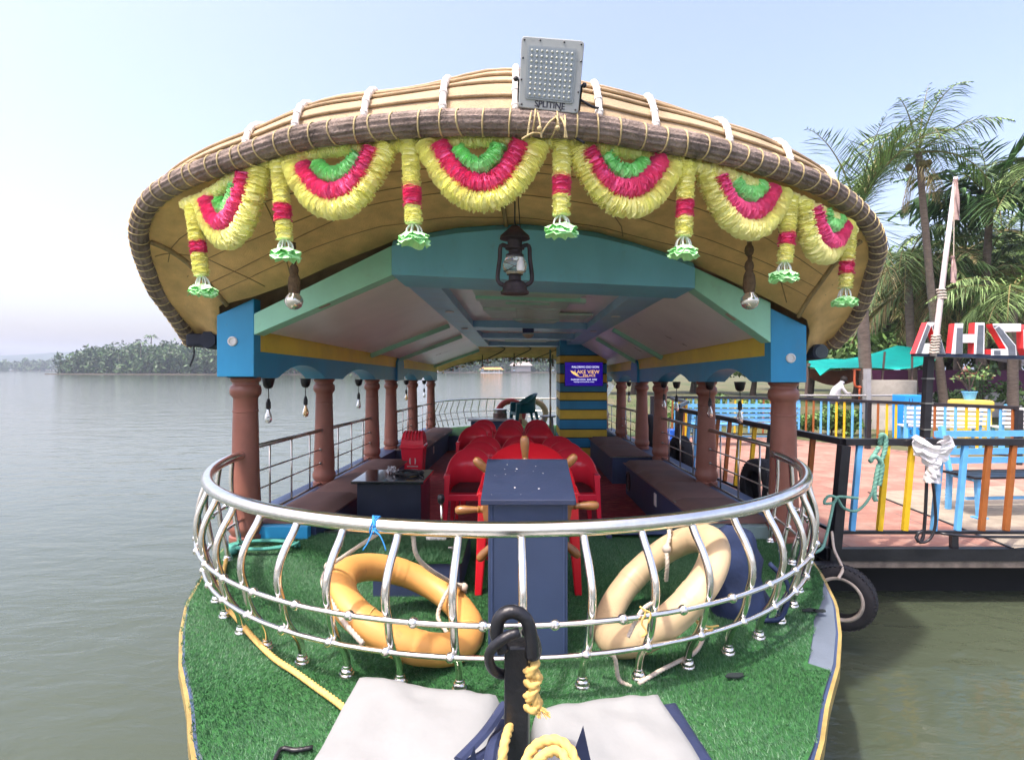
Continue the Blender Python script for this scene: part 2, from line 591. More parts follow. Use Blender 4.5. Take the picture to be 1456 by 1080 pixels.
# front posts of the beam: tall blue boxes with a round white socket
for s, u0, u1, vt0, vt1, vb in ((-1, 308, 361, 448, 424, 535.5), (1, 1096, 1147, 438, 463, 543.5)):
    d = 4.12
    a, b_ = W(u0, vb, d), W(u1, vb, d)
    zt0, zt1 = W(0, vt0, d).z, W(0, vt1, d).z
    mb = MB()
    mb.hexa([(a.x, d, a.z), (b_.x, d, a.z), (b_.x, d + .11, a.z), (a.x, d + .11, a.z), (a.x, d, zt0), (b_.x, d, zt1), (b_.x, d + .11, zt1), (a.x, d + .11, zt0)])
    blk = mb.build('beam_post', BLUE, boat, bevel=.006)
    c = W(331 if s < 0 else 1124, 485 if s < 0 else 509, d)
    mb = MB()
    rot = Matrix.Rotation(R(90), 3, 'X')
    mb.lathe([(.035, 0), (.035, .012), (.03, .016), (.024, .016), (.022, .008), (.0, .008)], c + Vector((0, .002, 0)), 20, rot)
    mb.build('round_socket', WHITE, blk, smooth='auto')

# ---------------------------------------------------------------- teal arch board over the saloon front
AD = 4.0
top = [(557, 350), (600, 340), (650, 332), (700, 327.5), (745, 326.5), (800, 330), (850, 338), (900, 350), (950, 366), (988, 381)]
bot = [(557, 390), (988, 409)]
mb = MB()
T_ = [W(u, v, AD) for u, v in top]
B_ = [W(u, 390 + (u - 557) * 19 / 431, AD) for u, v in top]
for dd in (0,):
    rows = [[p + Vector((0, .06, .06)) for p in T_], [p + Vector((0, 0, .0)) for p in T_], B_, [p + Vector((0, .5, -.012)) for p in B_]]
mb.grid(rows)
mb.build('arch_board', [TEAL], boat, solid=.004)
# green sloping boards from the arch down to the posts
for s in (-1, 1):
    if s < 0:
        q = [(557, 349), (361, 446), (361, 476), (557, 391)]
    else:
        q = [(988, 380), (1096, 430), (1096, 487), (988, 411)]
    P = [W(u, v, AD + .1) for u, v in q]
    if s < 0:
        q2 = W(370, 478, AD + .1)
    mb = MB()
    n_ = Vector((0, .16, 0))
    if s < 0:
        # the visible lower edge runs (560,391) -> (368,476)
        pass
    F = P + [p + n_ for p in P]
    mb.add(F, [(0, 1, 2, 3), (7, 6, 5, 4), (0, 4, 5, 1), (1, 5, 6, 2), (2, 6, 7, 3), (3, 7, 4, 0)])
    gb = mb.build('gable_board', GREEN, boat, bevel=.004)
    m2 = MB()
    a = P[3].lerp(P[2], .5) + Vector((0, .04, -.004)); t = (P[2] - P[3]).normalized()
    m2.bar(a - t * .04, a + t * .04, .05, .004)
    m2.build('socket_plate', M('beige_plate', (.4, .34, .27), rough=.5), gb)

# flat ceiling: blue frame, pale recess panels with mint louvre shapes, sloping white panels and rafters
def cz(x, y): return 1.955 - .023 * (y - 4.0) - .038 * (x - .1) * max(0, 1 - (y - 4) / 9)
XL0, XR0 = -.93, 1.22
def ceil_box(mb, x0, x1, y0, y1, dz0, dz1):
    v = []
    for dz in (dz0, dz1):
        for x, y in ((x0, y0), (x1, y0), (x1, y1), (x0, y1)):
            v.append((x, y, cz(x, y) + dz))
    mb.hexa(v)
mb = MB()
for y0, y1 in ((4.06, 4.5), (7.85, 8.35), (9.75, 10.1), (11.7, 12.1)):
    ceil_box(mb, -.66, .93, y0, y1, 0.0, .12)
ceil_box(mb, XL0, -.661, 4.06, 12.1, 0.001, .12)
ceil_box(mb, .931, XR0, 4.06, 12.1, 0.001, .12)
cf = mb.build('ceiling_frame', LBLUE, boat, bevel=.004)
for x, y in ((-.72, 4.3), (.98, 4.3), (-.78, 6.2), (1.05, 6.2), (-.8, 8.1), (1.05, 8.1)):
    mb = MB()
    mb.lathe([(.05, 0), (.05, -.008), (.035, -.01), (.0, -.006)], (x, y, cz(x, y)), 18)
    mb.build('downlight', WHITE, cf, smooth='auto')
mb = MB()
ceil_box(mb, -.9, 1.2, 4.1, 12.1, .085, .1)
mb.build('recess_panel', WHITEC, boat)
# stepped mint shapes in the recesses
def step(name, mat_, pts, dz0, dz1):
    mb = MB()
    pts = [(a, 4.52 + (b_ - 4.62) * 1.45 if b_ < 7 else b_ + (.75 if b_ < 8.5 else .9)) for a, b_ in pts]
    mb.prism(pts, lambda a, b_, d: Vector((a, b_, cz(a, b_) + d)), dz0 * .6, dz1 * .6)
    mb.build(name, mat_, boat, bevel=.004)
PMINT = M('pale_mint_paint', (.5, .72, .62), rough=.42, var=.14, vs=4, dirt=.15)
for pts, z0, z1 in (
        ([(-.62, 4.62), (.7, 4.62), (.52, 5.1), (-.42, 5.1), (-.42, 4.8), (-.62, 4.8)], .055, .135),
        ([(-.42, 5.18), (.5, 5.18), (.5, 5.75), (-.42, 5.75)], .09, .135),
        ([(-.42, 5.16), (.62, 5.16), (.62, 5.24), (-.42, 5.24)], .02, .088),
        ([(-.42, 5.85), (-.05, 5.85), (-.05, 6.4), (-.36, 6.4)], .07, .135),
        ([(-.05, 5.8), (.45, 5.8), (.45, 6.1), (.86, 6.1), (.8, 6.45), (-.05, 6.45)], .09, .135),
        ([(-.1, 6.5), (.5, 6.5), (.45, 6.75), (0, 6.75)], .07, .135),
        ([(-.5, 7.7), (-.2, 7.7), (-.2, 8.3), (-.5, 8.3)], .09, .135),
        ([(.35, 7.8), (.7, 7.8), (.7, 8.3), (.35, 8.3)], .09, .135),
        ([(-.4, 9.3), (.6, 9.3), (.6, 9.6), (-.4, 9.6)], .05, .135),
        ([(-.3, 9.8), (.5, 9.8), (.5, 10.1), (-.3, 10.1)], .05, .135)):
    step('louvre_panel', PMINT, pts, z0, z1)
for pts, z0, z1 in (
        ([(-.42, 5.12), (.56, 5.12), (.56, 5.16), (-.42, 5.16)], .02, .1),
        ([(.0, 4.84), (.4, 4.84), (.4, 4.9), (.0, 4.9)], .04, .056),
        ([(-.15, 5.45), (.3, 5.45), (.3, 5.52), (-.15, 5.52)], .07, .092)):
    step('mint_batten', GREEN, pts, z0, z1)
for y0, y1 in ((8.36, 8.5), (10.11, 10.25)):
    mb = MB()
    ceil_box(mb, -.66, .93, y0, y1, .02, .06)
    mb.build('white_batten', WHITE, boat)

for s in (-1, 1):
    x0 = XL0 if s < 0 else XR0
    x1 = -1.97 if s < 0 else 1.87
    dzz = 0 if s < 0 else -.03
    def slope(y, t, off=0.0):
        a = Vector((x0, y, cz(x0, y) + .01)); b_ = Vector((x1, y, 1.585 + dzz - .023 * (y - 4.3)))
        return a.lerp(b_, t) + Vector((0, 0, off))
    mb = MB()
    mb.grid([[slope(y, t) for t in (0, .25, .5, .75, 1)] for y in (4.15, 6, 8, 10, 12.2, 13.4)])
    mb.build('sloped_ceiling', WHITEC, boat, solid=.01)
    for y in (7.5, 9.15, 12.95):
        mb = MB()
        a, b_ = slope(y, 0.02, -.03), slope(y, 1.02, -.03)
        mb.bar(a, b_, .09, .055)
        mb.build('rafter', GREEN, boat, bevel=.004)

# ---------------------------------------------------------------- thatched roof
RIM = [(272, 486, 4.52), (263, 470, 4.4), (244, 442, 4.2), (222, 411, 4.0), (205, 369, 3.78), (198, 338, 3.6), (200, 314, 3.5), (219, 281, 3.3), (263, 253, 3.1), (332, 227, 2.92), (417, 199, 2.75),
       (503, 185, 2.65), (623, 175, 2.57), (740, 175, 2.53), (785, 177, 2.53), (857, 184, 2.57), (920, 196, 2.63), (987, 207, 2.7), (1040, 220, 2.8), (1100, 237, 2.92), (1147, 254, 3.05), (1183, 272, 3.2),
       (1217, 298, 3.4), (1240, 327, 3.6), (1247, 354, 3.74), (1239, 387, 3.92), (1222, 437, 4.17), (1200, 473, 4.4), (1184, 490, 4.52)]
RP = smooth_curve([W(*p) for p in RIM], 161)
NR = len(RP)
def rim_at_u(u):
    """rim point over photo column u, upper branch"""
    best = min((p for p in RP if p.z > 2.0), key=lambda p: abs(740 + 800 * p.x / p.y - u))
    return best
roof = MB()
mid = Vector((0, 4.5, 0))
def hump(i):
    s = abs(i / (NR - 1) * 2 - 1)
    x = RP[i].x
    return .31 * max(0, 1 - (s / .86) ** 2.3) + .085 * math.exp(-((x + .02) / .34) ** 2)
rows = []
def shell(i, k):
    p = RP[i]
    s = i / (NR - 1) * 2 - 1
    h = hump(i)
    lum = .035 * (mnoise.noise(Vector((i * .09, k * 2.1, 3))) )
    out = Vector((p.x * (1 + .0), p.y, p.z))
    if k == 0: return out + Vector((0, .02, .02))
    if k == 1: return out + Vector((p.x * .012, .1, .05 + h * .42 + lum * .4))
    if k == 2: return out + Vector((p.x * .025, .25, .05 + h * .8 + lum))
    if k == 3: return out + Vector((p.x * .035, .45, .05 + h * 1.0 + lum))
    if k == 4: return Vector((p.x * 1.04, max(p.y + .75, 5.2), p.z + .02 + h * 1.02 + lum))
    yk = {5: 8.0, 6: 11.0, 7: 13.6, 8: 14.3}[k]
    z = p.z + h * (1.0 if k < 8 else .35) + sl(yk) * 1.0
    w = 1.03 if k < 7 else .96 if k == 7 else .8
    return Vector((p.x * w, yk, z))
rows = [[shell(i, k) for i in range(NR)] for k in range(9)]
roof.grid(rows)
# underside: from the rim to just behind the front boards, then on over the ceiling to the stern
TGT = [(-2.58, 4.75, 1.5), (-2.3, 4.35, 1.46), (-2.24, 4.2, 1.66)] + [tuple(W(u, v, 4.06) + Vector((0, 0, .015))) for u, v in ((311, 437), (361, 424), (420, 403), (470, 380), (557, 346), (650, 327), (745, 322), (850, 334), (985, 377), (1040, 402), (1097, 430), (1147, 457))] + [(2.16, 4.2, 1.58), (2.2, 4.35, 1.4), (2.55, 4.75, 1.48)]
TP = resample([Vector(p) for p in TGT], NR)
und = []
for k in range(7):
    t = k / 6
    row = []
    for i in range(NR):
        a = RP[i] + Vector((0, .02, -.03)); b_ = TP[i]
        p = a.lerp(b_, t)
        p.z += .1 * math.sin(math.pi * t) * (1 - abs(i / (NR - 1) * 2 - 1) ** 4)
        q = .012 * math.sin(t * 19 + .6 * math.sin(i * .13)) + .02 * mnoise.noise(p * 2.3)
        p.z += q * math.sin(math.pi * t)
        row.append(p)
    und.append(row)
roof2 = MB(); roof2.grid(und)
tr = roof.build('thatched_roof', MATTOP, boat, smooth=True)
roof2.build('underside_matting', MATTING, tr, smooth=True, solid=.01)
# stern visor underside
mb = MB()
rows = []
for y, dz, w in ((12.0, 0, 1), (12.9, -.03, 1), (13.6, -.1, .97), (14.25, -.24, .88)):
    rows.append([Vector((x * w * 2.3, y, 1.83 + dz - .35 * abs(x) ** 2.5)) for x in [k / 10 - 1 for k in range(21)]])
mb.grid(rows)
mb.build('stern_matting', MATTING, tr, smooth=True, solid=.02)
for k in range(5):
    mb = MB()
    x = -1.3 + k * .6
    mb.tube(smooth_curve([(x, 12.1, 1.8), (x + .35, 13, 1.76), (x - .1, 14.1, 1.56)], 8), .012, 6)
    mb.build('stern_cord', M('dark_cord', (.06, .045, .025), rough=.9), tr)
# coir roll round the rim
mb = MB()
T, N, B = frames(RP)
seg = 48
strand = [1 + random.uniform(-.04, .04) for _ in range(seg)]
vv = []
ff = []
NN = resample(RP, 520)
T, N, B = frames(NN)
for i, p in enumerate(NN):
    base = .054 * (1 + .05 * mnoise.noise(Vector((i * .11, 0, 5))))
    for k in range(seg):
        a = 2 * math.pi * k / seg
        q = base * (strand[k] - .07 + .15 * abs(math.sin(6.5 * a + .012 * i + .5 * mnoise.noise(Vector((i * .02, k * .1, 4))))) + .05 * mnoise.noise(Vector((i * .16, k * .8, 1))) + random.uniform(-.012, .012))
        vv.append(p + N[i] * math.cos(a) * q + B[i] * math.sin(a) * q)
for i in range(len(NN) - 1):
    for k in range(seg):
        l = (k + 1) % seg
        ff.append((i * seg + k, i * seg + l, (i + 1) * seg + l, (i + 1) * seg + k))
mb.add(vv, ff)
# loose fibres
for _ in range(2600):
    i = random.randrange(len(NN)); a = random.uniform(0, 6.28)
    d = N[i] * math.cos(a) + B[i] * math.sin(a)
    p = NN[i] + d * .052
    q = p + d * random.uniform(.004, .022) + T[i] * random.uniform(-.02, .02)
    w = T[i] * .0012
    mb.add([p - w, p + w, q], [(0, 1, 2)])
rimo = mb.build('coir_rim', COIR, tr, smooth=True)
# lashings round the roll
Lr = length(RP)
acc = 0
i = 2
st = []
while i < len(NN) - 2:
    st.append(i)
    side = abs(NN[i].x) / 2.6
    gap = (.098 if NN[i].z > 2.25 else .062) * random.uniform(.85, 1.15)
    L = 0
    while i < len(NN) - 2 and L < gap:
        L += (NN[i + 1] - NN[i]).length; i += 1
st = st[:99]
for i in st:
    mb = MB()
    tl = random.uniform(-.35, .35) * .05
    ring = []
    for k in range(20):
        a = 2 * math.pi * k / 20
        ring.append(NN[i] + (N[i] * math.cos(a) + B[i] * math.sin(a)) * .0585 + T[i] * tl * math.cos(a))
    mb.tube(ring, .0042, 5, closed=True)
    mb.build('lashing', CORD, tr, smooth=True)
# long cords under the matting skin, parallel to the rim
for k, f in ((0, .7), (1, .25), (1, .7), (2, .1), (2, .5), (2, .95)):
    mb = MB()
    P = []
    for i in range(14, NR - 14, 2):
        a, b_ = Vector(shell(i, k)), Vector(shell(i, k + 1))
        P.append(a.lerp(b_, f - .0 if k < 3 else f * .15) + Vector((0, -.006, .006)))
    mb.tube(P, .009, 6)
    mb.build('roof_batten', MATTOP, tr, smooth=True)
# white wrapped ribs over the visor
SHEATH = M('white_rib_wrap', (.72, .68, .62), rough=.6, var=.12, vs=20)
for u in (345, 424, 524, 629, 733, 848, 938, 1041, 1126, 1187):
    i = min(range(NR), key=lambda k: abs(740 + 800 * RP[k].x / RP[k].y - u) + (100 if RP[k].z < 2.1 else 0))
    P = [Vector(shell(i, 0)) + Vector((0, -.03, .03)), Vector(shell(i, 1)) + Vector((0, -.015, .012)), Vector(shell(i, 2)) + Vector((0, -.005, .012)), Vector(shell(i, 2)).lerp(Vector(shell(i, 3)), .85) + Vector((0, 0, .006))]
    P = smooth_curve(P, 26)
    mb = MB()
    mb.tube(P, .016, 10)
    for k in range(1, 26, 4):
        mb.tube(P[k:k + 2], .019, 10)
    mb.build('wrapped_rib', SHEATH, tr, smooth=True)
# creases and cane lines on the visor's underside
mb = MB()
def under(fi, t):
    i = int(fi * (NR - 1)); k = t * 6; k0 = min(5, int(k))
    return und[k0][i].lerp(und[k0 + 1][i], k - k0) + Vector((0, 0, -.008))
for t in (.36, .55, .72, .88):
    P = [under(f / 100, min(1, max(0, t + .05 * math.sin(f * .11 + t * 9)))) for f in range(14, 87, 2)]
    mb.tube(P, .003, 5)
for fa, fb in ((.14, .21), (.3, .24), (.55, .62), (.72, .82)):
    P = [under(fa + (fb - fa) * k / 10, .15 + .8 * k / 10) for k in range(11)]
    mb.tube(P, .004, 5)
mb.build('cane_lining', M('dark_cane', (.3, .2, .09), rough=.9, var=.3), tr, smooth=True)
for fi in (.16, .49, .84):
    mb = MB()
    P = [under(fi, t / 10) + Vector((0, 0, -.01)) for t in range(1, 11)]
    mb.tube(P, .016, 6)
    mb.build('cane_rib', M('cane_pole', (.3, .22, .1), rough=.8, var=.3, vs=20), tr, smooth=True)

# ---------------------------------------------------------------- bow railing
RC = Vector((-.08, 4.26, 0)); RR = 2.005
def rail_pt(ang, r, z):
    a = R(ang)
    if r != RR:                 # the belly of the railing is deepest at the bow and flattens along the sides
        c2 = math.cos(a) ** 2
        r = RR + (r - RR) * (.12 + .95 * abs(math.cos(a)) ** 1.3) - .05 * (1 - c2) * max(0, 1 - z / .6)
    return Vector((RC.x + r * math.sin(a), RC.y - r * math.cos(a), z))
RZ = .655
mb = MB()
mb.tube([rail_pt(a, RR, RZ) for a in range(-90, 91, 3)] + [Vector((1.98, 4.3, RZ))], .033, 18)
rail = mb.build('bow_railing', STEEL, boat, smooth=True)
PROF = [(RZ - .01, RR), (.6, RR + .025), (.53, RR + .08), (.46, RR + .115), (.39, RR + .12), (.32, RR + .1), (.25, RR + .085), (.185, RR + .055), (.12, RR + .01), (.06, RR - .01), (0, RR - .01)]
angs = [2.4 + 7.2 * k for k in range(-12, 13)]
def prof(z):
    for (a, p), (b_, q) in zip(PROF, PROF[1:]):
        if b_ <= z <= a: return p + (q - p) * (a - z) / (a - b_)
for a in angs:
    mb = MB()
    mb.tube(smooth_curve([rail_pt(a, r, z) for z, r in PROF], 30), .0165, 10)
    bl = mb.build('baluster', STEEL, rail, smooth=True)
    mb = MB()
    f = rail_pt(a, RR - .01, 0)
    mb.lathe([(.034, .0), (.034, .008), (.03, .016), (.027, .017), (.027, .026), (.022, .034), (.018, .035), (.018, .045)], f, 16)
    mb.build('foot_cap', STEEL, bl, smooth='auto')
for z, dr in ((.335, .022), (.185, -.0)):
    mb = MB()
    r = prof(z) + .03
    mb.tube([rail_pt(a, r, z) for a in range(-90, 91, 3)], .011, 10)
    for a in angs:
        mb.ball(rail_pt(a + (3.2 if z > .3 else -0.4), r, z), .021, 12, 8)
    mb.build('lower_rail', STEEL, rail, smooth=True)

# side railings between the columns
for xs, s in ((LX, -1), (RX, 1)):
    for i in (0, 1, 3, 4):
        y0, y1 = CY[i] + .1, CY[i + 1] - .1
        x0, x1 = xs[i] , xs[i + 1]
        mb = MB()
        def pt(t, z):
            y = y0 + (y1 - y0) * t
            return Vector((x0 + (x1 - x0) * t, y, z + sl(y) * 1.0))
        mb.tube([pt(0, .69), pt(1, .69)], .019, 10)
        for z in (.49, .345):
            mb.tube([pt(0.02, z), pt(.98, z)], .0075, 8)
            for t in (.01, .99): mb.ball(pt(t, z), .015, 8, 6)
        nb = 3 if i < 2 else 3
        for k in range(nb):
            t = (k + .7) / (nb + .4)
            mb.tube([pt(t, .12), pt(t, .69)], .0085, 8)
        mb.tube([pt(0, .13), pt(1, .13)], .012, 8)
        mb.build('side_railing', STEEL2, boat, smooth=True)
# stern railing
def stern(a, z, r=1.0):
    return Vector((XC + 2.05 * r * math.cos(a), 13.2 + 2.1 * r * math.sin(a), z + sl(13.2)))
mb = MB()
mb.tube([stern(k * math.pi / 40, .7) for k in range(41)], .022, 10)
sr = mb.build('stern_railing', STEEL2, boat, smooth=True)
for z in (.36, .2):
    mb = MB()
    mb.tube([stern(k * math.pi / 40, z, 1.05) for k in range(41)], .01, 8)
    mb.build('lower_rail', STEEL2, sr, smooth=True)
for k in range(1, 30):
    a = k * math.pi / 30
    mb = MB()
    mb.tube(smooth_curve([stern(a, .7), stern(a, .55, 1.03), stern(a, .4, 1.06), stern(a, .22, 1.03), stern(a, .05, 1.0)], 12), .013, 8)
    mb.build('baluster', STEEL2, sr, smooth=True)
# ================================================================== THINGS ON THE BOAT
# ---------------------------------------------------------------- artificial turf (blades)
def turf(name, inside, x0, x1, y0, y1, n, zf, base_parent=None, L=.026, flow=(0, 0)):
    g = RNG
    x = g.uniform(x0, x1, n); y = g.uniform(y0, y1, n)
    keep = inside(x, y)
    x, y = x[keep], y[keep]
    n = len(x)
    z = zf(x, y)
    # nap: blades lean in patches
    ph = 2.2 * np.sin(x * 2.3 + 1.3 * np.sin(y * 1.7)) + 1.7 * np.sin(y * 2.9 + x * 1.1) + g.normal(0, .9, n)
    lean = np.clip(.6 + .3 * np.sin(x * 4.1 + y * 3.3) * np.sin(x * 1.3 - y * 2.7) + .3 * (np.sin(x * 2.1 + 2 * np.sin(y * 3.1)) > .75) + g.normal(0, .25, n), 0, 1.4)
    l = L * g.uniform(.6, 1.25, n)
    dx, dy, dz = np.cos(ph) * np.sin(lean), np.sin(ph) * np.sin(lean), np.cos(lean)
    w = g.uniform(.0009, .0019, n)
    wa = g.uniform(0, 6.28, n)
    wx, wy = np.cos(wa) * w, np.sin(wa) * w
    V = np.zeros((n, 3, 3))
    V[:, 0] = np.stack([x - wx, y - wy, z], 1)
    V[:, 1] = np.stack([x + wx, y + wy, z], 1)
    V[:, 2] = np.stack([x + dx * l, y + dy * l, z + dz * l], 1)
    F = np.arange(n * 3).reshape(n, 3)
    mi = g.integers(0, 3, n)
    return V.reshape(-1, 3), F, mi
TM = [M('turf_blade_a', (.028, .105, .042), rough=.55, var=.25, vs=1.5), M('turf_blade_b', (.05, .145, .064), rough=.55, var=.25, vs=1.5), M('turf_blade_c', (.1, .21, .11), rough=.5, var=.25, vs=1.5)]
TBASE = M('turf_backing', (.02, .1, .024), rough=.9, var=.4, vs=30)
ya = np.array([a for a, _ in HALF]); ha = np.array([b_ for _, b_ in HALF])
def in_deck(x, y):
    h = np.interp(y, ya, ha)
    right = np.where((y > 2.43) & (y < 3.4), .11 - .1 * np.clip((y - 2.9) / .5, 0, 1), .0) + .012 * np.sin(y * 31)
    cut = (np.abs(y - 3.02 - .03 * x) < .004) | (np.abs(x - .02 * y - .62 - .004 * np.sin(y * 17)) < .0035) | ((np.abs(y - 2.72 + .02 * np.sin(x * 9)) < .006) & (x > 1.2))
    return (x > XC - h - .016 + .006 * np.sin(y * 40)) & (x < XC + h - right) & (y < 4.44) & ~((x > .64) & (y > 4.28) & (x < 1.4)) & ~cut
V, F, mi = turf('t', in_deck, -2.25, 2.2, 1.1, 4.45, 520000, lambda x, y: x * 0 + .004, L=.0155)
tf = raw_mesh('artificial_turf', V, F, TM, mi=mi)
tag(tf, 'green artificial grass laid over the pointed foredeck', 'turf', kind='stuff')
mb = MB()
rows = []
for y in [1.1 + .06 * k for k in range(56)]:
    h = halfw(y)
    r_ = float(np.where((y > 2.43) & (y < 3.4), .11 - .1 * np.clip((y - 2.9) / .5, 0, 1), .0))
    rows.append([Vector((XC - h, y, .004)), Vector((XC + h - r_, y, .004))])
mb.grid(rows)
mb.build('turf_backing', TBASE, tf, world=False)
# small tears and seams in the turf
mb = MB()
for u, v, a in ((1045, 960, .3), (1150, 867, .05), (1165, 868, .05)):
    c = dk(u, v, .02)
    pts = []
    for k in range(14):
        t = k / 14 * 6.283
        rr = random.uniform(.7, 1.2)
        pts.append((c.x + math.cos(t) * .04 * rr, c.y + math.sin(t) * .018 * rr + .02 * a * math.cos(t)))
    mb.prism(pts, lambda a_, b_, d: Vector((a_, b_, d)), .018, .024)
mb.build('torn_patch', M('turf_tear', (.012, .02, .02), rough=.9), tf, world=False)

# ---------------------------------------------------------------- benches
def bench(label, x_in, x_out, y0, y1, group, ncush, plates=(), speaker=False, fx=0):
    s = 1 if x_out > x_in else -1
    t = thing('bench', label, 'bench', ((x_in + x_out) / 2, (y0 + y1) / 2, FL + sl((y0 + y1) / 2)), group)
    def Z(z, y): return z + sl(y)
    mb = MB()
    xi, xo = x_in + s * .02, x_out
    v = []
    for f in (lambda y: Z(FL, y), lambda y: Z(.09, y)):
        v += [(xi, y0 + .02, f(y0)), (xo, y0 + .02, f(y0)), (xo, y1 - .02, f(y1)), (xi, y1 - .02, f(y1))]
    if s < 0: v = [v[1], v[0], v[3], v[2], v[5], v[4], v[7], v[6]]
    mb.hexa(v)
    mb.build('bench_box', NAVY, t, bevel=.005)
    mb = MB()
    a, b_ = (xi - s * .012, y0, Z(.1, y0)), (xi - s * .012, y1, Z(.1, y1))
    mb.bar(a, b_, .024, .022)
    mb.bar((xi - s * .012, y0 + .008, Z(.1, y0)), (xo, y0 + .008, Z(.1, y0)), .022, .022)
    mb.build('trim', STEEL2, t)
    n = ncush
    for k in range(n):
        ya_, yb = y0 - .01 + (y1 - y0 + .01) * k / n, y0 - .01 + (y1 - y0 + .01) * (k + 1) / n - .006
        mb = MB()
        rows = []
        for i in range(9):
            y = ya_ + (yb - ya_) * i / 8
            e = min(i, 8 - i) / 2
            row = []
            for j in range(9):
                x = x_in - s * .02 + (x_out - x_in + s * .02) * j / 8
                ee = min(j, 8 - j, i, 8 - i)
                z = Z(.112 + (.0 if ee == 0 else .045 if ee == 1 else .06) + .006 * mnoise.noise(Vector((x * 5, y * 5, 2))), y)
                row.append(Vector((x, y, z)))
            rows.append(row)
        mb.grid(rows)
        low = [[Vector((p.x, p.y, Z(.085, p.y))) for p in r] for r in rows]
        edge = [rows[0][j] for j in range(9)] + [rows[i][8] for i in range(1, 9)] + [rows[8][j] for j in range(7, -1, -1)] + [rows[i][0] for i in range(7, -1, -1)]
        mb.grid([edge, [Vector((p.x, p.y, Z(.105, p.y))) for p in edge]])
        mb.build('cushion', CUSH, t, smooth='auto')
    for y in plates:
        mb = MB()
        mb.box(xi - s * .008 - .004, xi - s * .008 + .004, y - .045, y + .045, Z(-.1, y), Z(.03, y))
        mb.box(xi - s * .012 - .004, xi - s * .012 + .004, y - .02, y + .02, Z(-.07, y), Z(-.0, y))
        mb.build('socket_plate', WHITE, t)
    if speaker:
        mb = MB()
        rot = Matrix.Rotation(R(-90 * s), 3, 'Y')
        mb.lathe([(.13, 0), (.13, .012), (.11, .016), (.1, .006), (.03, .004), (.0, .012)], (xi - s * .001, y1 - .22, Z(-.1, y1)), 24, rot)
        mb.build('speaker', BLACK, t, smooth='auto')
    return t
G = 'long upholstered benches along the saloon sides'
bench('long navy bench with brown cushions behind the black box table, beside the lake', -1.57, -2.05, 4.36, 7.75, G, 3, (7.3,))
bench('far navy bench with brown cushion beyond the red dustbin', -1.56, -2.05, 9.1, 13.0, G, 3, (10.2,))
bench('long navy bench with brown cushions beside the dock, nearest the bow railing', 1.4, 1.95, 4.36, 7.6, G, 4, (5.9,), True)
bench('short navy bench with brown cushions beside the striped cabinet', 1.33, 1.93, 8.25, 10.9, G, 2)
# pale blue plinths at the front ends
for x0, x1, nm in ((-2.02, -1.62, 'left'), (1.42, 1.9, 'right')):
    mb = MB(); mb.box(x0, x1, 4.28, 4.355, -.005, .1)
    mb.build('bench_plinth', BLUE if nm == 'left' else M('pale_plinth', (.2, .3, .3), rough=.4), boat, bevel=.004)

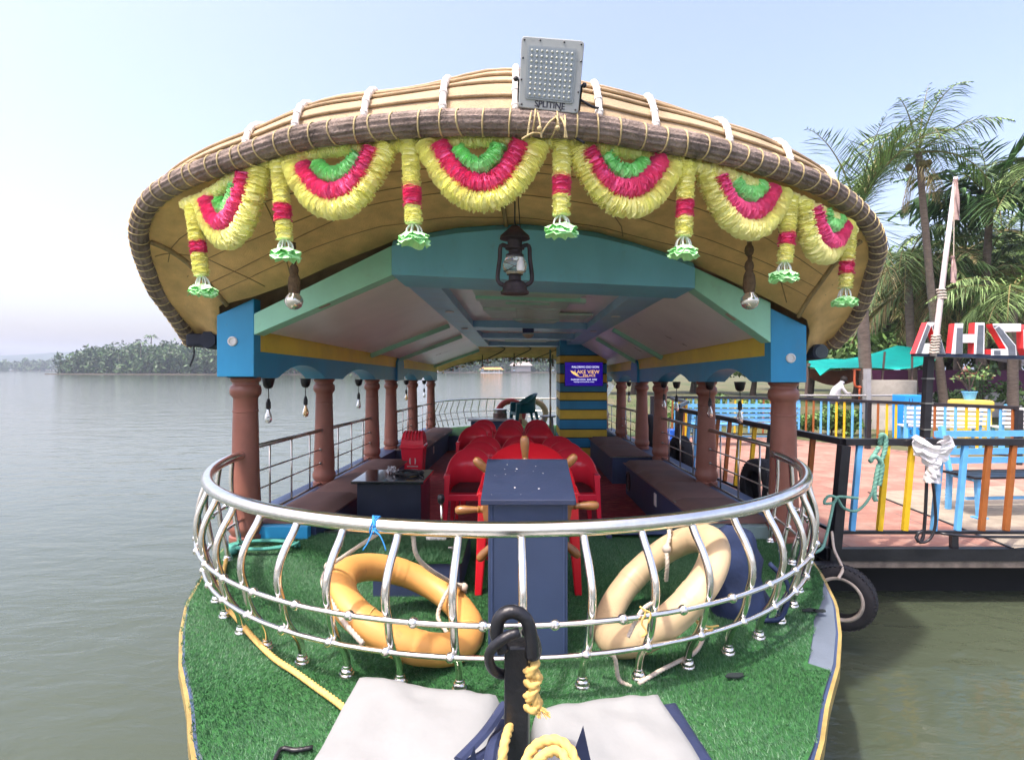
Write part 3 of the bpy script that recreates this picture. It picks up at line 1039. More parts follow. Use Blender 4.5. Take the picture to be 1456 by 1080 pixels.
# ---------------------------------------------------------------- chairs
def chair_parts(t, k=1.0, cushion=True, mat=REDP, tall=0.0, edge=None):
    w, d = .265, .26
    seat_h, arm_h, back_h = .41, .6, .79 + tall
    # back and arms: one curved shell
    mb = MB()
    prof = []
    n = 28
    rows = [[], [], [], []]
    for i in range(n + 1):
        a = math.pi * (i / n)                   # 0 right arm front .. pi left arm front, round the back
        e = .45
        cx, sy = math.cos(a), math.sin(a)
        x = w * math.copysign(abs(cx) ** .75, cx)
        y = -d * .85 + (d * 1.75) * abs(sy) ** .62
        s = abs(sy)
        top = arm_h + (back_h - arm_h) * (max(0, (s - .22) / .78)) ** .8 * (1 if s > .22 else 0)
        drop = .0 if s > .16 else .02 * (1 - s / .16)
        flare = 1.06
        rows[0].append(Vector((x * .9, y * .93, seat_h - .03)))
        rows[1].append(Vector((x * .95, y * .97, seat_h + (top - seat_h) * .5)))
        xt = w * math.copysign(abs(cx) ** .9, cx)
        rows[2].append(Vector((xt * 1.0, y * 1.04 + .015 * s, top - drop - .012)))
        rows[3].append(Vector((xt * 1.04, y * 1.07 + .02 * s, top - drop - .02)))
    mb.grid(rows)
    bk = mb.build('backrest', mat, t, smooth=True, solid=.009, world=False)
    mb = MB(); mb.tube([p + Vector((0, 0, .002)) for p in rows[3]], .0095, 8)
    mb.build('rim_edge', edge or mat, bk, smooth=True, world=False)  # top edge roll; a paler edge material paints a highlight along it
    mb = MB()
    rows = []
    for j in range(9):
        y = -d * .95 + (d * 1.8) * j / 8
        hw = w * .93 * (1 - max(0, (j - 5) / 3) ** 2 * .35)
        rows.append([Vector((hw * (i / 4 - 1), y, seat_h - .012 * math.cos((i / 4 - 1) * 1.5) - (.03 if j == 0 else 0))) for i in range(9)])
    mb.grid(rows)
    mb.build('seat', mat, t, smooth=True, solid=.012, world=False)
    for sx in (-1, 1):
        # front leg: broad tapering channel from arm to floor
        mb = MB()
        for dx0, dx1, tx0, tx1, y0, y1, z0, z1 in ((.24, .285, .225, .28, -.3, -.235, 0, .585),):
            v = []
            for z, a, b_, ya_, yb in ((0, .252, .29, -.29, -.245), (.585, .205, .272, -.25, -.15)):
                v += [(sx * a, ya_, z), (sx * b_, ya_, z), (sx * b_, yb, z), (sx * a, yb, z)]
            if sx < 0: v = [v[1], v[0], v[3], v[2], v[5], v[4], v[7], v[6]]
            mb.hexa(v)
        mb.build('leg', mat, t, bevel=.008, world=False)
        mb = MB()
        v = []
        for z, a, b_, ya_, yb in ((0, .22, .262, .27, .31), (.42, .16, .235, .16, .215)):
            v += [(sx * a, ya_, z), (sx * b_, ya_, z), (sx * b_, yb, z), (sx * a, yb, z)]
        if sx < 0: v = [v[1], v[0], v[3], v[2], v[5], v[4], v[7], v[6]]
        mb.hexa(v)
        mb.build('leg', mat, t, bevel=.008, world=False)
    mb = MB()
    mb.box(-.225, .225, -.262, -.235, seat_h - .075, seat_h - .012)
    mb.build('apron', mat, t, bevel=.008, world=False)
    if cushion:
        mb = MB()
        rows = []
        for j in range(8):
            y = -.23 + .42 * j / 7
            hw = .205 * (1 - max(0, (j - 4) / 3) ** 2 * .3)
            rows.append([Vector((hw * (i / 3.5 - 1), y, seat_h + (.005 if i in (0, 7) or j in (0, 7) else .032))) for i in range(8)])
        mb.grid(rows)
        mb.build('cushion', MAROON, t, smooth=True, world=False)
proto = thing('plastic_chair', 'x', 'chair')
chair_parts(proto, edge=M('red_edge_highlight', (.85, .13, .15), rough=.2, var=.1))  # paler red puts the backlit rim highlight into the edge colour
GC = 'red plastic armchairs in rows on the carpet'
def at_row(u, d): return (u - 740) * d / 800
rowsC = [(6.06, (671, 741, 812)), (6.72, (683, 742, 803)), (7.42, (690, 738, 792)), (9.1, (675, 724, 767)), (9.8, (683, 725, 765)), (10.6, (689, 727, 763))]
RW = ['front row of red chairs', 'second row of red chairs', 'third row of red chairs', 'fourth row, first behind the aisle gap', 'fifth row, second behind the aisle gap', 'rearmost row of red chairs']
first = True
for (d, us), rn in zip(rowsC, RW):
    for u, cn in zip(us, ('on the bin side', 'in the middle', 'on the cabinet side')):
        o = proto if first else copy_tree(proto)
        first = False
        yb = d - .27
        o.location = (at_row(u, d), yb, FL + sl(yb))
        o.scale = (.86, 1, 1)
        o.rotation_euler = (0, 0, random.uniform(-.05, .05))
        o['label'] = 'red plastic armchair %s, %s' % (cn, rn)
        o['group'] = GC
cap = thing('plastic_chair', 'bright red plastic armchair standing on the turf right behind the navy helm console', 'chair', (.045, 3.52, 0))
chair_parts(cap, tall=.02, cushion=False, mat=M('bright_red_plastic', (.6, .012, .025), rough=.3, var=.06, vs=3))
cap.scale = (1.06, 1.06, 1.0)

# ---------------------------------------------------------------- helm console
con = thing('helm_console', 'narrow navy helm console with sloping lid standing behind the bow railing', 'console', (.04, 2.75, 0))
mb = MB(); mb.box(-.145, .212, 2.52, 2.9, 0, .7)
bd = mb.build('cabinet', M('console_navy', (.034, .055, .115), rough=.5, var=.12, vs=3, bump=.05, bs=30), con, bevel=.004)
mb = MB()
for x in (-.128, .195): mb.box(x - .003, x + .003, 2.514, 2.519, .0, .69)
mb.build('panel_line', NAVY, bd)
mb = MB()
mb.hexa([(-.175, 2.47, .70), (.245, 2.47, .70), (.245, 2.97, .80), (-.175, 2.97, .80), (-.175, 2.47, .725), (.245, 2.47, .725), (.245, 2.97, .825), (-.175, 2.97, .825)])
lid = mb.build('lid', M('lid_navy', (.016, .026, .06), rough=.5, var=.15, vs=5, bump=.08, bs=60), con, bevel=.004)
mb = MB()
for _ in range(15):
    x, y = random.uniform(-.15, .22), random.uniform(2.5, 2.9)
    z = .726 + (y - 2.47) * .2
    r_ = random.choice((.0012, .0018, .0025, .0045))
    mb.ball((x, y, z), r_, 6, 4, (1, 1.2, .3))
mb.build('paint_fleck', WHITE, lid)

# ship's wheel
wc = Vector((.035, 3.04, .55))
wh = thing('ships_wheel', 'varnished wooden ship wheel with turned handles behind the navy console', 'steering wheel', wc)
mb = MB()
ringp = [(.185, -.02), (.24, -.02), (.24, .02), (.185, .02), (.185, -.02)]
rx = Matrix.Rotation(R(90), 3, 'X')
mb.lathe(ringp, wc, 40, rx, cap=False)
mb.lathe([(.07, -.035), (.07, .035)], wc, 20, rx)
mb.build('rim', WOOD, wh, smooth='auto', bevel=.003)
for k in range(8):
    a = R(90 + 45 * k + 2)
    dr = Vector((math.cos(a), 0, math.sin(a)))
    q = Vector((0, 0, 1)).rotation_difference(dr).to_matrix()
    mb = MB()
    mb.lathe([(.012, .05), (.014, .12), (.019, .17), (.019, .2), (.02, .245), (.016, .25), (.021, .262), (.0155, .27), (.018, .29), (.024, .335), (.0245, .36), (.021, .378), (.012, .388), (.0, .39)], wc, 14, q)
    mb.build('handle', WOOD, wh, smooth='auto')

# turf topped engine box with throttle
eb = thing('engine_box', 'low navy box topped with green turf beside the helm console', 'box', (-.59, 3.55, 0))
mb = MB(); mb.box(-.84, -.345, 3.2, 3.9, 0, .2)
bx = mb.build('box_body', M('box_navy', (.03, .045, .1), rough=.5, var=.2, vs=4), eb, bevel=.004)
V, F, mi = turf('b', lambda x, y: x > -9, -.85, -.335, 3.185, 3.91, 26000, lambda x, y: x * 0 + .205, L=.03)
o = ORG[eb.name]
mb = MB(); mb.box(-.85, -.335, 3.19, 3.91, .196, .206)
tt = mb.build('turf_top', TBASE, eb)
raw_mesh('turf_blades', V - np.array(o), F, TM, tt, mi=mi)['kind'] = 'stuff'
th = thing('throttle_lever', 'steel throttle control with black knob on the turf topped box', 'throttle', (-.52, 3.6, .21))
mb = MB(); mb.box(-.58, -.47, 3.56, 3.66, .21, .27); mb.box(-.6, -.57, 3.57, 3.62, .21, .25)
mb.build('control_body', WHITE, th, bevel=.008)
mb = MB(); mb.box(-.468, -.44, 3.56, 3.64, .21, .29); mb.build('side_plate', BLACK, th, bevel=.004)
mb = MB(); mb.tube([(-.5, 3.6, .26), (-.51, 3.62, .44)], .008, 8); mb.build('lever', STEEL, th, smooth=True)
mb = MB(); mb.lathe([(.012, 0), (.022, .015), (.024, .04), (.018, .06), (0, .065)], (-.511, 3.622, .43), 14); mb.build('knob', BLACK, th, smooth=True)
hv = thing('throttle_plate', 'small chromed cleat lying on the turf top near the throttle', 'cleat', (-.4, 3.35, .21))
mb = MB(); mb.tube([(-.43, 3.35, .235), (-.37, 3.36, .235)], .008, 8); mb.box(-.415, -.385, 3.34, 3.37, .205, .24); mb.build('cleat_body', STEEL2, hv, smooth=False, bevel=.003)

# navy box table with coiled cable
bt = thing('box_table', 'dark navy box table with glossy black top beside the left bench', 'table', (-1.15, 5.15, FL))
mb = MB(); mb.box(-1.43, -.87, 4.92, 5.4, FL, .3); mb.build('box_body', DNAVY, bt, bevel=.004)
mb = MB(); mb.box(-1.47, -.84, 4.88, 5.44, .3, .325); mb.build('table_top', M('gloss_black_top', (.01, .012, .018), rough=.12, var=.2, coat=.5), bt, bevel=.004)
cb = MB()
P = []
for k in range(150):
    a = k / 150 * 6.283 * 6; r_ = .1 + .02 * math.sin(k * .37)
    P.append((-1.02 + r_ * math.cos(a) * 1.1, 5.2 + r_ * math.sin(a), .333 + .018 * (k / 150) + .004 * math.sin(k)))
cb.tube(P, .006, 6)
cb.tube(smooth_curve([P[-1], (-.93, 5.15, .35), (-.9, 5.05, .335), (-.86, 5.0, .333)], 14), .005, 6)
tag(cb.build('cable_coil', BLACK, None, smooth=True, org=(-1.02, 5.2, .33)), 'coil of black cable lying on the glossy box table', 'cable')
wr = MB()
for _ in range(40):
    a = random.uniform(0, 6.28); r_ = random.uniform(.0, .05)
    c = Vector((-1.2 + r_ * math.cos(a), 5.22 + r_ * math.sin(a), .335 + random.uniform(0, .045)))
    e = [c + Vector([random.uniform(-.025, .025) for _ in range(3)]) for _ in range(3)]
    wr.add(e, [(0, 1, 2)])
tag(wr.build('plastic_wrapper', M('clear_wrapper', (.6, .6, .62), rough=.15, var=.05), None, org=(-1.2, 5.22, .33)), 'crumpled clear plastic wrapper beside the cable coil', 'wrapper')

# red dustbin
bn = thing('dustbin', 'red swing lid dustbin with white logo standing at the bench end', 'dustbin', (-1.6, 8.25, FL + sl(8.25)))
zb = FL + sl(8.25)
bc = Vector((-1.56, 8.25, zb))
def sq(w, d, z): return [bc + Vector((x * w / 2, y * d / 2, z)) for x, y in ((-1, -1), (1, -1), (1, 1), (-1, 1))]
mb = MB()
mb.grid([sq(.25, .22, 0), sq(.33, .3, .56)], closed=True); mb.add(sq(.25, .22, 0), [(0, 1, 2, 3)])
mb.grid([sq(.35, .32, .54), sq(.36, .33, .555), sq(.355, .325, .585), sq(.33, .3, .59)], closed=True)
body = mb.build('bin_body', REDP, bn, bevel=.012)
mb = MB()
rows = []
for k in range(11):
    a = math.pi * k / 10
    yy = -.155 * math.cos(a); zz = .585 + .2 * math.sin(a) ** .7
    rows.append([bc + Vector((x * (.165 - .03 * (math.sin(a))) , yy, zz)) for x in (-1, -.7, -.4, -.1, .2, .5, .8, 1)])
mb.grid(rows); 
for e in (0, 7): mb.add([r[e] for r in rows], [tuple(range(11))])
mb.build('swing_lid', REDP, bn, smooth='auto')
mb = MB()
for x in (-.1, -.05, 0, .05, .1):
    P = [bc + Vector((x * (1 - .1 * math.sin(t)), -.157 * math.cos(t) - .004, .587 + .203 * math.sin(t) ** .7)) for t in [.25 + k * .1 for k in range(11)]]
    mb.tube(P, .009, 6)
mb.build('lid_rib', M('red_rib', (.6, .03, .05), rough=.3), bn, smooth=True)
mb = MB()
fn = lambda a, b_, d: bc + Vector((a, -.11 - .04 * (b_ / .56) - d, b_))
for cx_, w_ in ((-.02, -1), (.03, 1)):
    pts = [(cx_ + .022 * math.cos(t) * w_, .36 + .055 * math.sin(t)) for t in [k * .25 - 1.2 for k in range(10)]]
    pts += [(cx_ + .006 * math.cos(t) * w_, .36 + .04 * math.sin(t)) for t in [1.05 - k * .25 for k in range(9)]]
    mb.prism(pts, fn, .002, .004)
for k in range(9): 
    x = -.075 + k * .018; mb.prism([(x, .275), (x + .012, .275), (x + .012, .292), (x, .292)], fn, .002, .004)
for zz, n_ in ((.24, 11), (.215, 9), (.19, 8)):
    for k in range(n_):
        x = -.075 + k * .0145; mb.prism([(x, zz), (x + .01, zz), (x + .01, zz + .004), (x, zz + .004)], fn, .002, .003)
mb.build('white_logo', WHITE, body)

# ---------------------------------------------------------------- striped cabinet and screen
sc = thing('striped_cabinet', 'tall cabinet of blue and yellow horizontal boards reaching the ceiling', 'cabinet', (1.2, 11.7, FL + sl(11.6)))
cd = 11.3
cx0, cx1 = W(796, 0, cd).x, W(863, 0, cd).x
edges = [488, 505, 516.5, 531, 544, 557, 569, 582, 596, 610, 622, 636, 650]
z0_, z1_ = W(0, 650, cd).z, W(0, 470, cd).z
mb = MB(); mb.box(cx0 + .008, cx1 - .008, cd + .01, cd + 1.1, z0_, z1_)
mb.build('carcass', M('groove_black', (.015, .02, .025), rough=.6), sc)
zz = [W(0, v, cd).z for v in [470] + edges[1:]]
for k in range(len(zz) - 1):
    mb = MB(); mb.box(cx0, cx1, cd, cd + 1.11, zz[k + 1] + .008, zz[k] - .012)
    mb.build('board', BLUE if k % 2 == 0 else YELLOW, sc, bevel=.003)
mb = MB(); mb.tube([(cx0 - .16, 11.9, FL + sl(12)), (cx0 - .16, 11.9, 1.7)], .02, 10)
tag(mb.build('steel_pole', STEEL2, None, smooth=True, org=(cx0 - .16, 11.9, FL + sl(12))), 'thin steel pole standing left of the striped cabinet', 'pole')
s0, s1 = W(803.5, 548.5, cd - .06), W(857, 515, cd - .06)
tv = thing('television', 'flat screen showing a white and gold boat logo on violet, fixed to the striped cabinet', 'television', ((s0.x + s1.x) / 2, cd - .03, (s0.z + s1.z) / 2))
mb = MB(); mb.box(s0.x - .008, s1.x + .008, cd - .056, cd - .002, s0.z - .008, s1.z + .008); mb.build('casing', BLACK, tv, bevel=.004)
mb = MB(); mb.box(s0.x, s1.x, cd - .06, cd - .056, s0.z, s1.z)
scr = mb.build('screen', emat('violet_screen', (.03, .002, .5), .08), tv)
sw, sh = s1.x - s0.x, s1.z - s0.z
def sf(a, b_, d): return Vector((s0.x + a * sw, cd - .0605 - d, s0.z + (1 - b_) * sh))
TW = emat('screen_white', (.8, .8, 1), .32); TO = emat('screen_gold', (.85, .5, .16), .32)
def st_(s, size, cx_, cy_, mat_):
    mb = MB(); text_mb(mb, s, size, lambda a, b_, d: Vector((s0.x + cx_ * sw + a, cd - .062, s0.z + (1 - cy_) * sh + b_)), 0)
    mb.build('lettering', mat_, scr)
st_('PALORMO DIO SION', .058, .54, .2, TW)
st_('LAKE VIEW', .1, .58, .41, TO); st_('PALACE', .07, .64, .56, TO)
mb = MB()
mb.prism([(.14, .34), (.2, .37), (.27, .42), (.34, .52), (.38, .57), (.3, .57), (.22, .5), (.17, .43)], sf, .0012, .002)
mb.prism([(.28, .585), (.4, .61), (.52, .6), (.66, .63), (.52, .615), (.4, .63)], sf, .0012, .002)
mb.build('leaf_emblem', TO, scr)
st_('MARINER POOL  BAR  DINE', .042, .5, .73, TW); st_('boating and houseboat cruise', .034, .5, .82, TW)

# ---------------------------------------------------------------- ceiling lamp, hanging bulbs
cl = thing('dome_lamp', 'small glass dome lamp on a dark blue box under the ceiling', 'lamp', W(750, 475, 8.0))
c = W(751, 472, 7.95)
mb = MB(); mb.box(c.x - .08, c.x + .08, c.y - .04, c.y + .04, c.z - .01, c.z + .06); mb.build('lamp_box', M('deep_blue_box', (.01, .02, .12), rough=.4), cl, bevel=.005)
mb = MB(); mb.lathe([(.0, -.06), (.045, -.05), (.075, -.02), (.085, .0)], c + Vector((0, -.02, -.03)), 18); mb.build('lamp_glass', M('ribbed_glass', (.55, .5, .42), rough=.2, var=.2, vs=30), cl, smooth=True)

def pendant(x, y, z, label, grp, amber=False, drop=.2):
    t = thing('pendant_bulb', label, 'lamp', (x, y, z), grp)
    mb = MB(); mb.lathe([(.05, 0), (.048, -.02), (.036, -.07), (.02, -.085), (.0, -.086)], (x, y, z), 16); mb.build('ceiling_cup', BLACK, t, smooth='auto')
    mb = MB(); mb.tube([(x, y, z - .08), (x + random.uniform(-.005, .005), y, z - drop)], .004, 6); mb.build('cord', BLACK, t)
    mb = MB(); mb.lathe([(.0, .06), (.012, .06), (.014, .04), (.019, .035), (.02, -.02), (.0, -.021)], (x, y, z - drop - .03), 14); mb.build('holder', BLACK, t, smooth='auto')
    mb = MB(); mb.lathe([(.012, .0), (.013, -.02), (.027, -.06), (.03, -.085), (.022, -.112), (0, -.122)], (x, y, z - drop - .05), 16)
    mb.build('bulb', M('amber_glass', (.9, .62, .3), rough=.05, trans=.85, var=0) if amber else M('bulb_glass', (.95, .95, .95), rough=.05, trans=.9, var=0), t, smooth=True)
GP = 'bare bulbs hanging under the side beams'
ordn = ['first gap behind the front column', 'arch after the second column', 'next to the third column', 'past the beam block', 'farthest arch near the stern']
for s, x in ((-1, -2.07), (1, 1.97)):
    for k, (y, am) in enumerate(((4.62, False), (5.42, True), (7.2, False), (10.2, True), (12.1, False)) if s < 0 else ((5.05, False), (5.85, False), (7.1, False), (7.72, False), (10.2, False))):
        pendant(x, y, beam_bot(y) + (.0 if s < 0 else -.03) + (.0), '%s bulb on black holder under the %s beam, %s' % ('amber' if am else 'clear', 'lake side' if s < 0 else 'dock side', ordn[k]), GP, am, .2)

def rope_bulb(u, v0, v1, vb, d, label):
    t = thing('rope_lamp', label, 'lamp', W(u, v0, d), 'bulbs on knotted rope under the front visor')
    mb = MB()
    P = [W(u + random.uniform(-1, 1), v, d) for v in (v0, (v0 * 2 + v1) / 3, (v0 + 2 * v1) / 3, v1)]
    mb.rope(smooth_curve(P, 20), .013)
    for f in (.3, .62, .97): 
        c = P[0].lerp(P[-1], f); mb.ball(c, .027 + .01 * (f > .9), 10, 6, (1, 1, 1.4 + (f > .9)))
    mb.build('rope', M('brown_rope', (.13, .085, .045), rough=.9, var=.4, vs=40, bump=.6, bs=120), t, smooth=True)
    c = W(u, vb, d)
    mb = MB(); mb.lathe([(.022, .07), (.026, .045), (.048, .015), (.052, -.008), (.042, -.035), (.022, -.05), (0, -.054)], c, 18)
    mb.build('bulb', M('mirror_bulb', (.75, .72, .62), rough=.08, metal=.75, var=.1), t, smooth=True)
rope_bulb(418, 345, 408, 427, 3.25, 'silvered bulb on knotted brown rope near the mint gable board on the lake side')
rope_bulb(1066, 335, 405, 427, 3.25, 'silvered bulb on knotted brown rope near the mint gable board on the dock side')

# ---------------------------------------------------------------- hurricane lantern
ld = 3.0
lc = W(732, 418, ld)
ln = thing('hurricane_lantern', 'dark rusty hurricane lantern hanging in front of the teal arch', 'lantern', lc)
k_ = .98 * ld / 800          # metres per photo pixel there
mb = MB(); mb.lathe([(20 * k_, 0), (21 * k_, 3 * k_), (18 * k_, 6 * k_), (17 * k_, 14 * k_), (14 * k_, 17 * k_), (9 * k_, 20 * k_), (9 * k_, 27 * k_), (12 * k_, 28 * k_), (0, 28 * k_)], lc, 24)
mb.build('fuel_tank', IRON, ln, smooth='auto')
mb = MB(); mb.lathe([(11 * k_, 0), (17 * k_, 8 * k_), (18 * k_, 15 * k_), (13 * k_, 26 * k_)], lc + Vector((0, 0, 28 * k_)), 22, cap=False); mb.build('glass_globe', M('lantern_glass', (.9, .95, .93), rough=.06, trans=.85, var=.05), ln, smooth=True)
mb = MB()
mb.lathe([(13 * k_, 0), (13 * k_, 5 * k_), (9 * k_, 7 * k_), (9 * k_, 11 * k_), (14 * k_, 13 * k_), (14 * k_, 15 * k_), (10 * k_, 16 * k_), (11 * k_, 26 * k_), (22 * k_, 28 * k_), (21 * k_, 32 * k_), (9 * k_, 43 * k_), (5 * k_, 47 * k_), (0, 48 * k_)], lc + Vector((0, 0, 52 * k_)), 24)
mb.build('chimney_cap', IRON, ln, smooth='auto')
mb = MB()
for s in (-1, 1):
    mb.tube(smooth_curve([lc + Vector((s * 8 * k_, 0, 68 * k_)), lc + Vector((s * 20 * k_, 0, 70 * k_)), lc + Vector((s * 22 * k_, 0, 50 * k_)), lc + Vector((s * 25 * k_, 0, 24 * k_)), lc + Vector((s * 22 * k_, 0, 16 * k_)), lc + Vector((s * 14 * k_, 0, 12 * k_))], 24), 3.2 * k_, 10)
mb.build('side_tube', IRON, ln, smooth=True)
mb = MB()
for s in (-1, 1):
    mb.tube(smooth_curve([lc + Vector((s * 16 * k_, -4 * k_, 46 * k_)), lc + Vector((0, -16 * k_, 38 * k_)), lc + Vector((-s * 14 * k_, -10 * k_, 30 * k_))], 14), .0022, 5)
mb.tube([lc + Vector((16 * k_ * math.cos(t), 16 * k_ * math.sin(t), 33 * k_)) for t in [k * .3 for k in range(21)]], .002, 5, closed=True)
mb.build('guard_wire', BLACK, ln)
mb = MB(); mb.tube(smooth_curve([lc + Vector((2 * k_, 0, 95 * k_)), lc + Vector((0, 0, 105 * k_)), W(733, 210, 2.95)], 10), .004, 6)
mb.tube(smooth_curve([W(733, 225, 2.96), lc + Vector((8 * k_, -8 * k_, 90 * k_)), lc + Vector((10 * k_, -20 * k_, 60 * k_)), lc + Vector((9 * k_, -22 * k_, 46 * k_))], 20), .003, 6)
mb.build('cord', BLACK, ln)
mb = MB(); mb.lathe([(0, 0), (5.2 * k_, 1 * k_), (5.8 * k_, 5 * k_), (5 * k_, 14 * k_), (3 * k_, 16 * k_), (3 * k_, 20 * k_), (0, 20 * k_)], lc + Vector((8.5 * k_, -22 * k_, 29 * k_)), 14)
mb.build('white_bulb', WHITE, ln, smooth='auto')

# ---------------------------------------------------------------- flower garlands
def petals(mb, pts, r, step=.0075, n=15, fr=.12, fl=.0, taper=None):
    step *= .72
    P = [Vector(p) for p in pts]
    L = length(P)
    m = max(6, int(L / step))
    P = resample(P, m)
    T, N, B = frames(P)
    mb.tube(P[::3] + [P[-1]], r * .74, 9, jit=.12)
    for i in range(m):
        rr = r * random.uniform(.9, 1.06) * (taper(i / (m - 1)) if taper else 1)
        tilt = Vector((random.uniform(-.22, .22), random.uniform(-.22, .22), random.uniform(-.22, .22)))
        c = P[i] + T[i] * random.uniform(-step, step) * .7
        ph = random.uniform(0, 6.28)
        vs = [c]
        wob = [random.uniform(-1, 1) for _ in range(n)]
        for k in range(n):
            a = ph + 2 * math.pi * k / n
            d = N[i] * math.cos(a) + B[i] * math.sin(a)
            q = rr * (1 + fr * random.uniform(-.8, .6))
            vs.append(c + d * q + T[i] * (wob[k] * step * .95 + tilt.dot(d) * rr * .4))
        mb.add(vs, [(0, 1 + k, 1 + (k + 1) % n) for k in range(n)])
def gd(u):          # depth for a garland below the rim at photo column u
    p = rim_at_u(u)
    return p.y + .07
def GP_(u, v, du=None): return W(u, v, gd(u if du is None else du))
def swag(label, Y, P_, G_):
    t = thing('flower_swag', label, 'garland', GP_(*Y[1]), 'looped crepe flower swags under the roof rim')
    for nm, pts, mat_, r_ in (('yellow_strand', Y, CREPEY, .056), ('pink_strand', P_, CREPEP, .05), ('green_strand', G_, CREPEG, .045)):
        a, b_, c = [GP_(*p) for p in pts]
        off = {'yellow_strand': .0, 'pink_strand': -.012, 'green_strand': -.006}[nm]
        ctl = []
        for k in range(25):
            f = k / 24; s = f * 2 - 1
            base = a.lerp(c, f)
            # catenary-like loop through the bottom point
            mid_ = a.lerp(c, .5)
            sag = (b_ - mid_)
            w = 1 - abs(s) ** 2.3
            ctl.append(base + sag * w + Vector((0, off, 0)))
        mb = MB()
        fs = abs(c.x - a.x) / max(.05, length(ctl))
        petals(mb, ctl, r_, step=.0085 if nm != 'green_strand' else .009)
        mb.build(nm, mat_, t)
swag('small steeply tilted flower swag at the lake side end of the roof rim', ((290, 292), (331, 338), (371, 240)), ((297, 287), (322, 316), (351, 248)), ((313, 285), (325, 296), (338, 262)))
swag('yellow, pink and green flower swag above the lake side rope bulb', ((415, 234), (482, 296), (551, 205)), ((432, 238), (480, 274), (531, 214)), ((453, 238), (481, 249), (510, 222)))
swag('wide flower swag directly left of the floodlight, over the lantern', ((607, 207), (686, 286), (766, 205)), ((625, 208), (685, 263), (740, 206)), ((649, 214), (682, 236), (711, 208)))
swag('wide flower swag below and right of the floodlight', ((820, 212), (889, 294), (958, 234)), ((835, 216), (886, 270), (938, 229)), ((860, 222), (889, 247), (918, 232)))
swag('tilted flower swag above the dock side rope bulb', ((1002, 246), (1061, 326), (1113, 274)), ((1019, 252), (1058, 302), (1097, 270)), ((1042, 258), (1063, 277), (1081, 265)))
swag('narrow flower swag at the dock side end of the roof rim', ((1141, 288), (1167, 362), (1203, 318)), ((1156, 296), (1177, 345), (1198, 322)), ((1172, 300), (1180, 322), (1192, 312)))
# header strand along the rim
mb = MB()
hp = [GP_(u, v) for u, v in ((262, 292), (290, 282), (330, 256), (372, 235), (420, 222), (480, 213), (550, 207), (620, 203), (700, 200), (760, 201), (820, 206), (900, 217), (960, 230), (1020, 246), (1080, 266), (1130, 284), (1180, 308), (1212, 330))]
petals(mb, smooth_curve(hp), .034, step=.0085, fr=.35)
tag(mb.build('flower_header', CREPEY, None, org=hp[8]), 'long yellow flower strand running along the underside of the roof rim', 'garland')
# tassels
TS = [((275, 300), (287, 392), (345, 360), 'hanging flower tassel nearest the lake side end of the rim'),
      ((397, 236), (405, 340), (292, 313), 'hanging flower tassel between the two lake side swags'),
      ((583, 208), (588, 318), (268, 292), 'hanging flower tassel left of the lantern'),
      ((799, 204), (798, 306), (253, 276), 'hanging flower tassel right of the lantern below the floodlight'),
      ((976, 240), (972, 336), (287, 307), 'hanging flower tassel over the mint dock side gable board'),
      ((1123, 285), (1116, 372), (333, 348), 'hanging flower tassel above the dock side blue post'),
      ((1207, 330), (1202, 408), (373, 388), 'hanging flower tassel at the dock side end of the rim')]
for (u0, v0), (u1, v1), (pv0, pv1), lab in TS:
    t = thing('flower_tassel', lab, 'garland', GP_(u0, v0), 'straight flower tassels hanging from the roof rim')
    d = gd(u0)
    def tp(v):
        f = (v - v0) / (v1 - v0); return W(u0 + (u1 - u0) * f, v, d)
    mb = MB(); petals(mb, [tp(v0 - 6), tp(pv0)], .045, step=.008); mb.build('yellow_strand', CREPEY, t)
    mb = MB(); petals(mb, [tp(pv1), tp(v1)], .043, step=.008); mb.build('yellow_strand', CREPEY, t)
    mb = MB(); petals(mb, [tp(pv0 - 1), tp(pv1 + 1)], .046, step=.0075); mb.build('pink_band', CREPEP, t)
    mb = MB()
    e = tp(v1); fl = tp(v1 + 15)
    for k in range(7):
        a = k * .9
        q = fl + Vector((.04 * math.cos(a), .03 * math.sin(a), 0))
        P = smooth_curve([e + Vector((.01 * math.cos(a), .01 * math.sin(a), 0)), e.lerp(q, .5) + Vector((.012 * math.cos(a), 0, .004)), q], 10)
        for j in range(10): mb.ball(P[j], .0046, 6, 4)
    mb.build('white_beads', WHITE, t, smooth=True)
    mb = MB()
    n = 26
    for layer in range(4):
        rows = []
        for rr, zz_ in ((.012, .012), (.045, -.004), (.075, -.018 - .006 * layer)):
            row = []
            for k in range(n):
                a = 2 * math.pi * k / n
                row.append(fl + Vector((math.cos(a) * rr * random.uniform(.85, 1.1), math.sin(a) * rr * random.uniform(.85, 1.1), zz_ + random.uniform(-.012, .012) * (rr > .03) - layer * .004)))
            rows.append(row)
        mb.grid(rows, closed=True)
    mb.build('green_flower', M('mint_crepe', (.5, .95, .45), rough=.7, var=.1), t)

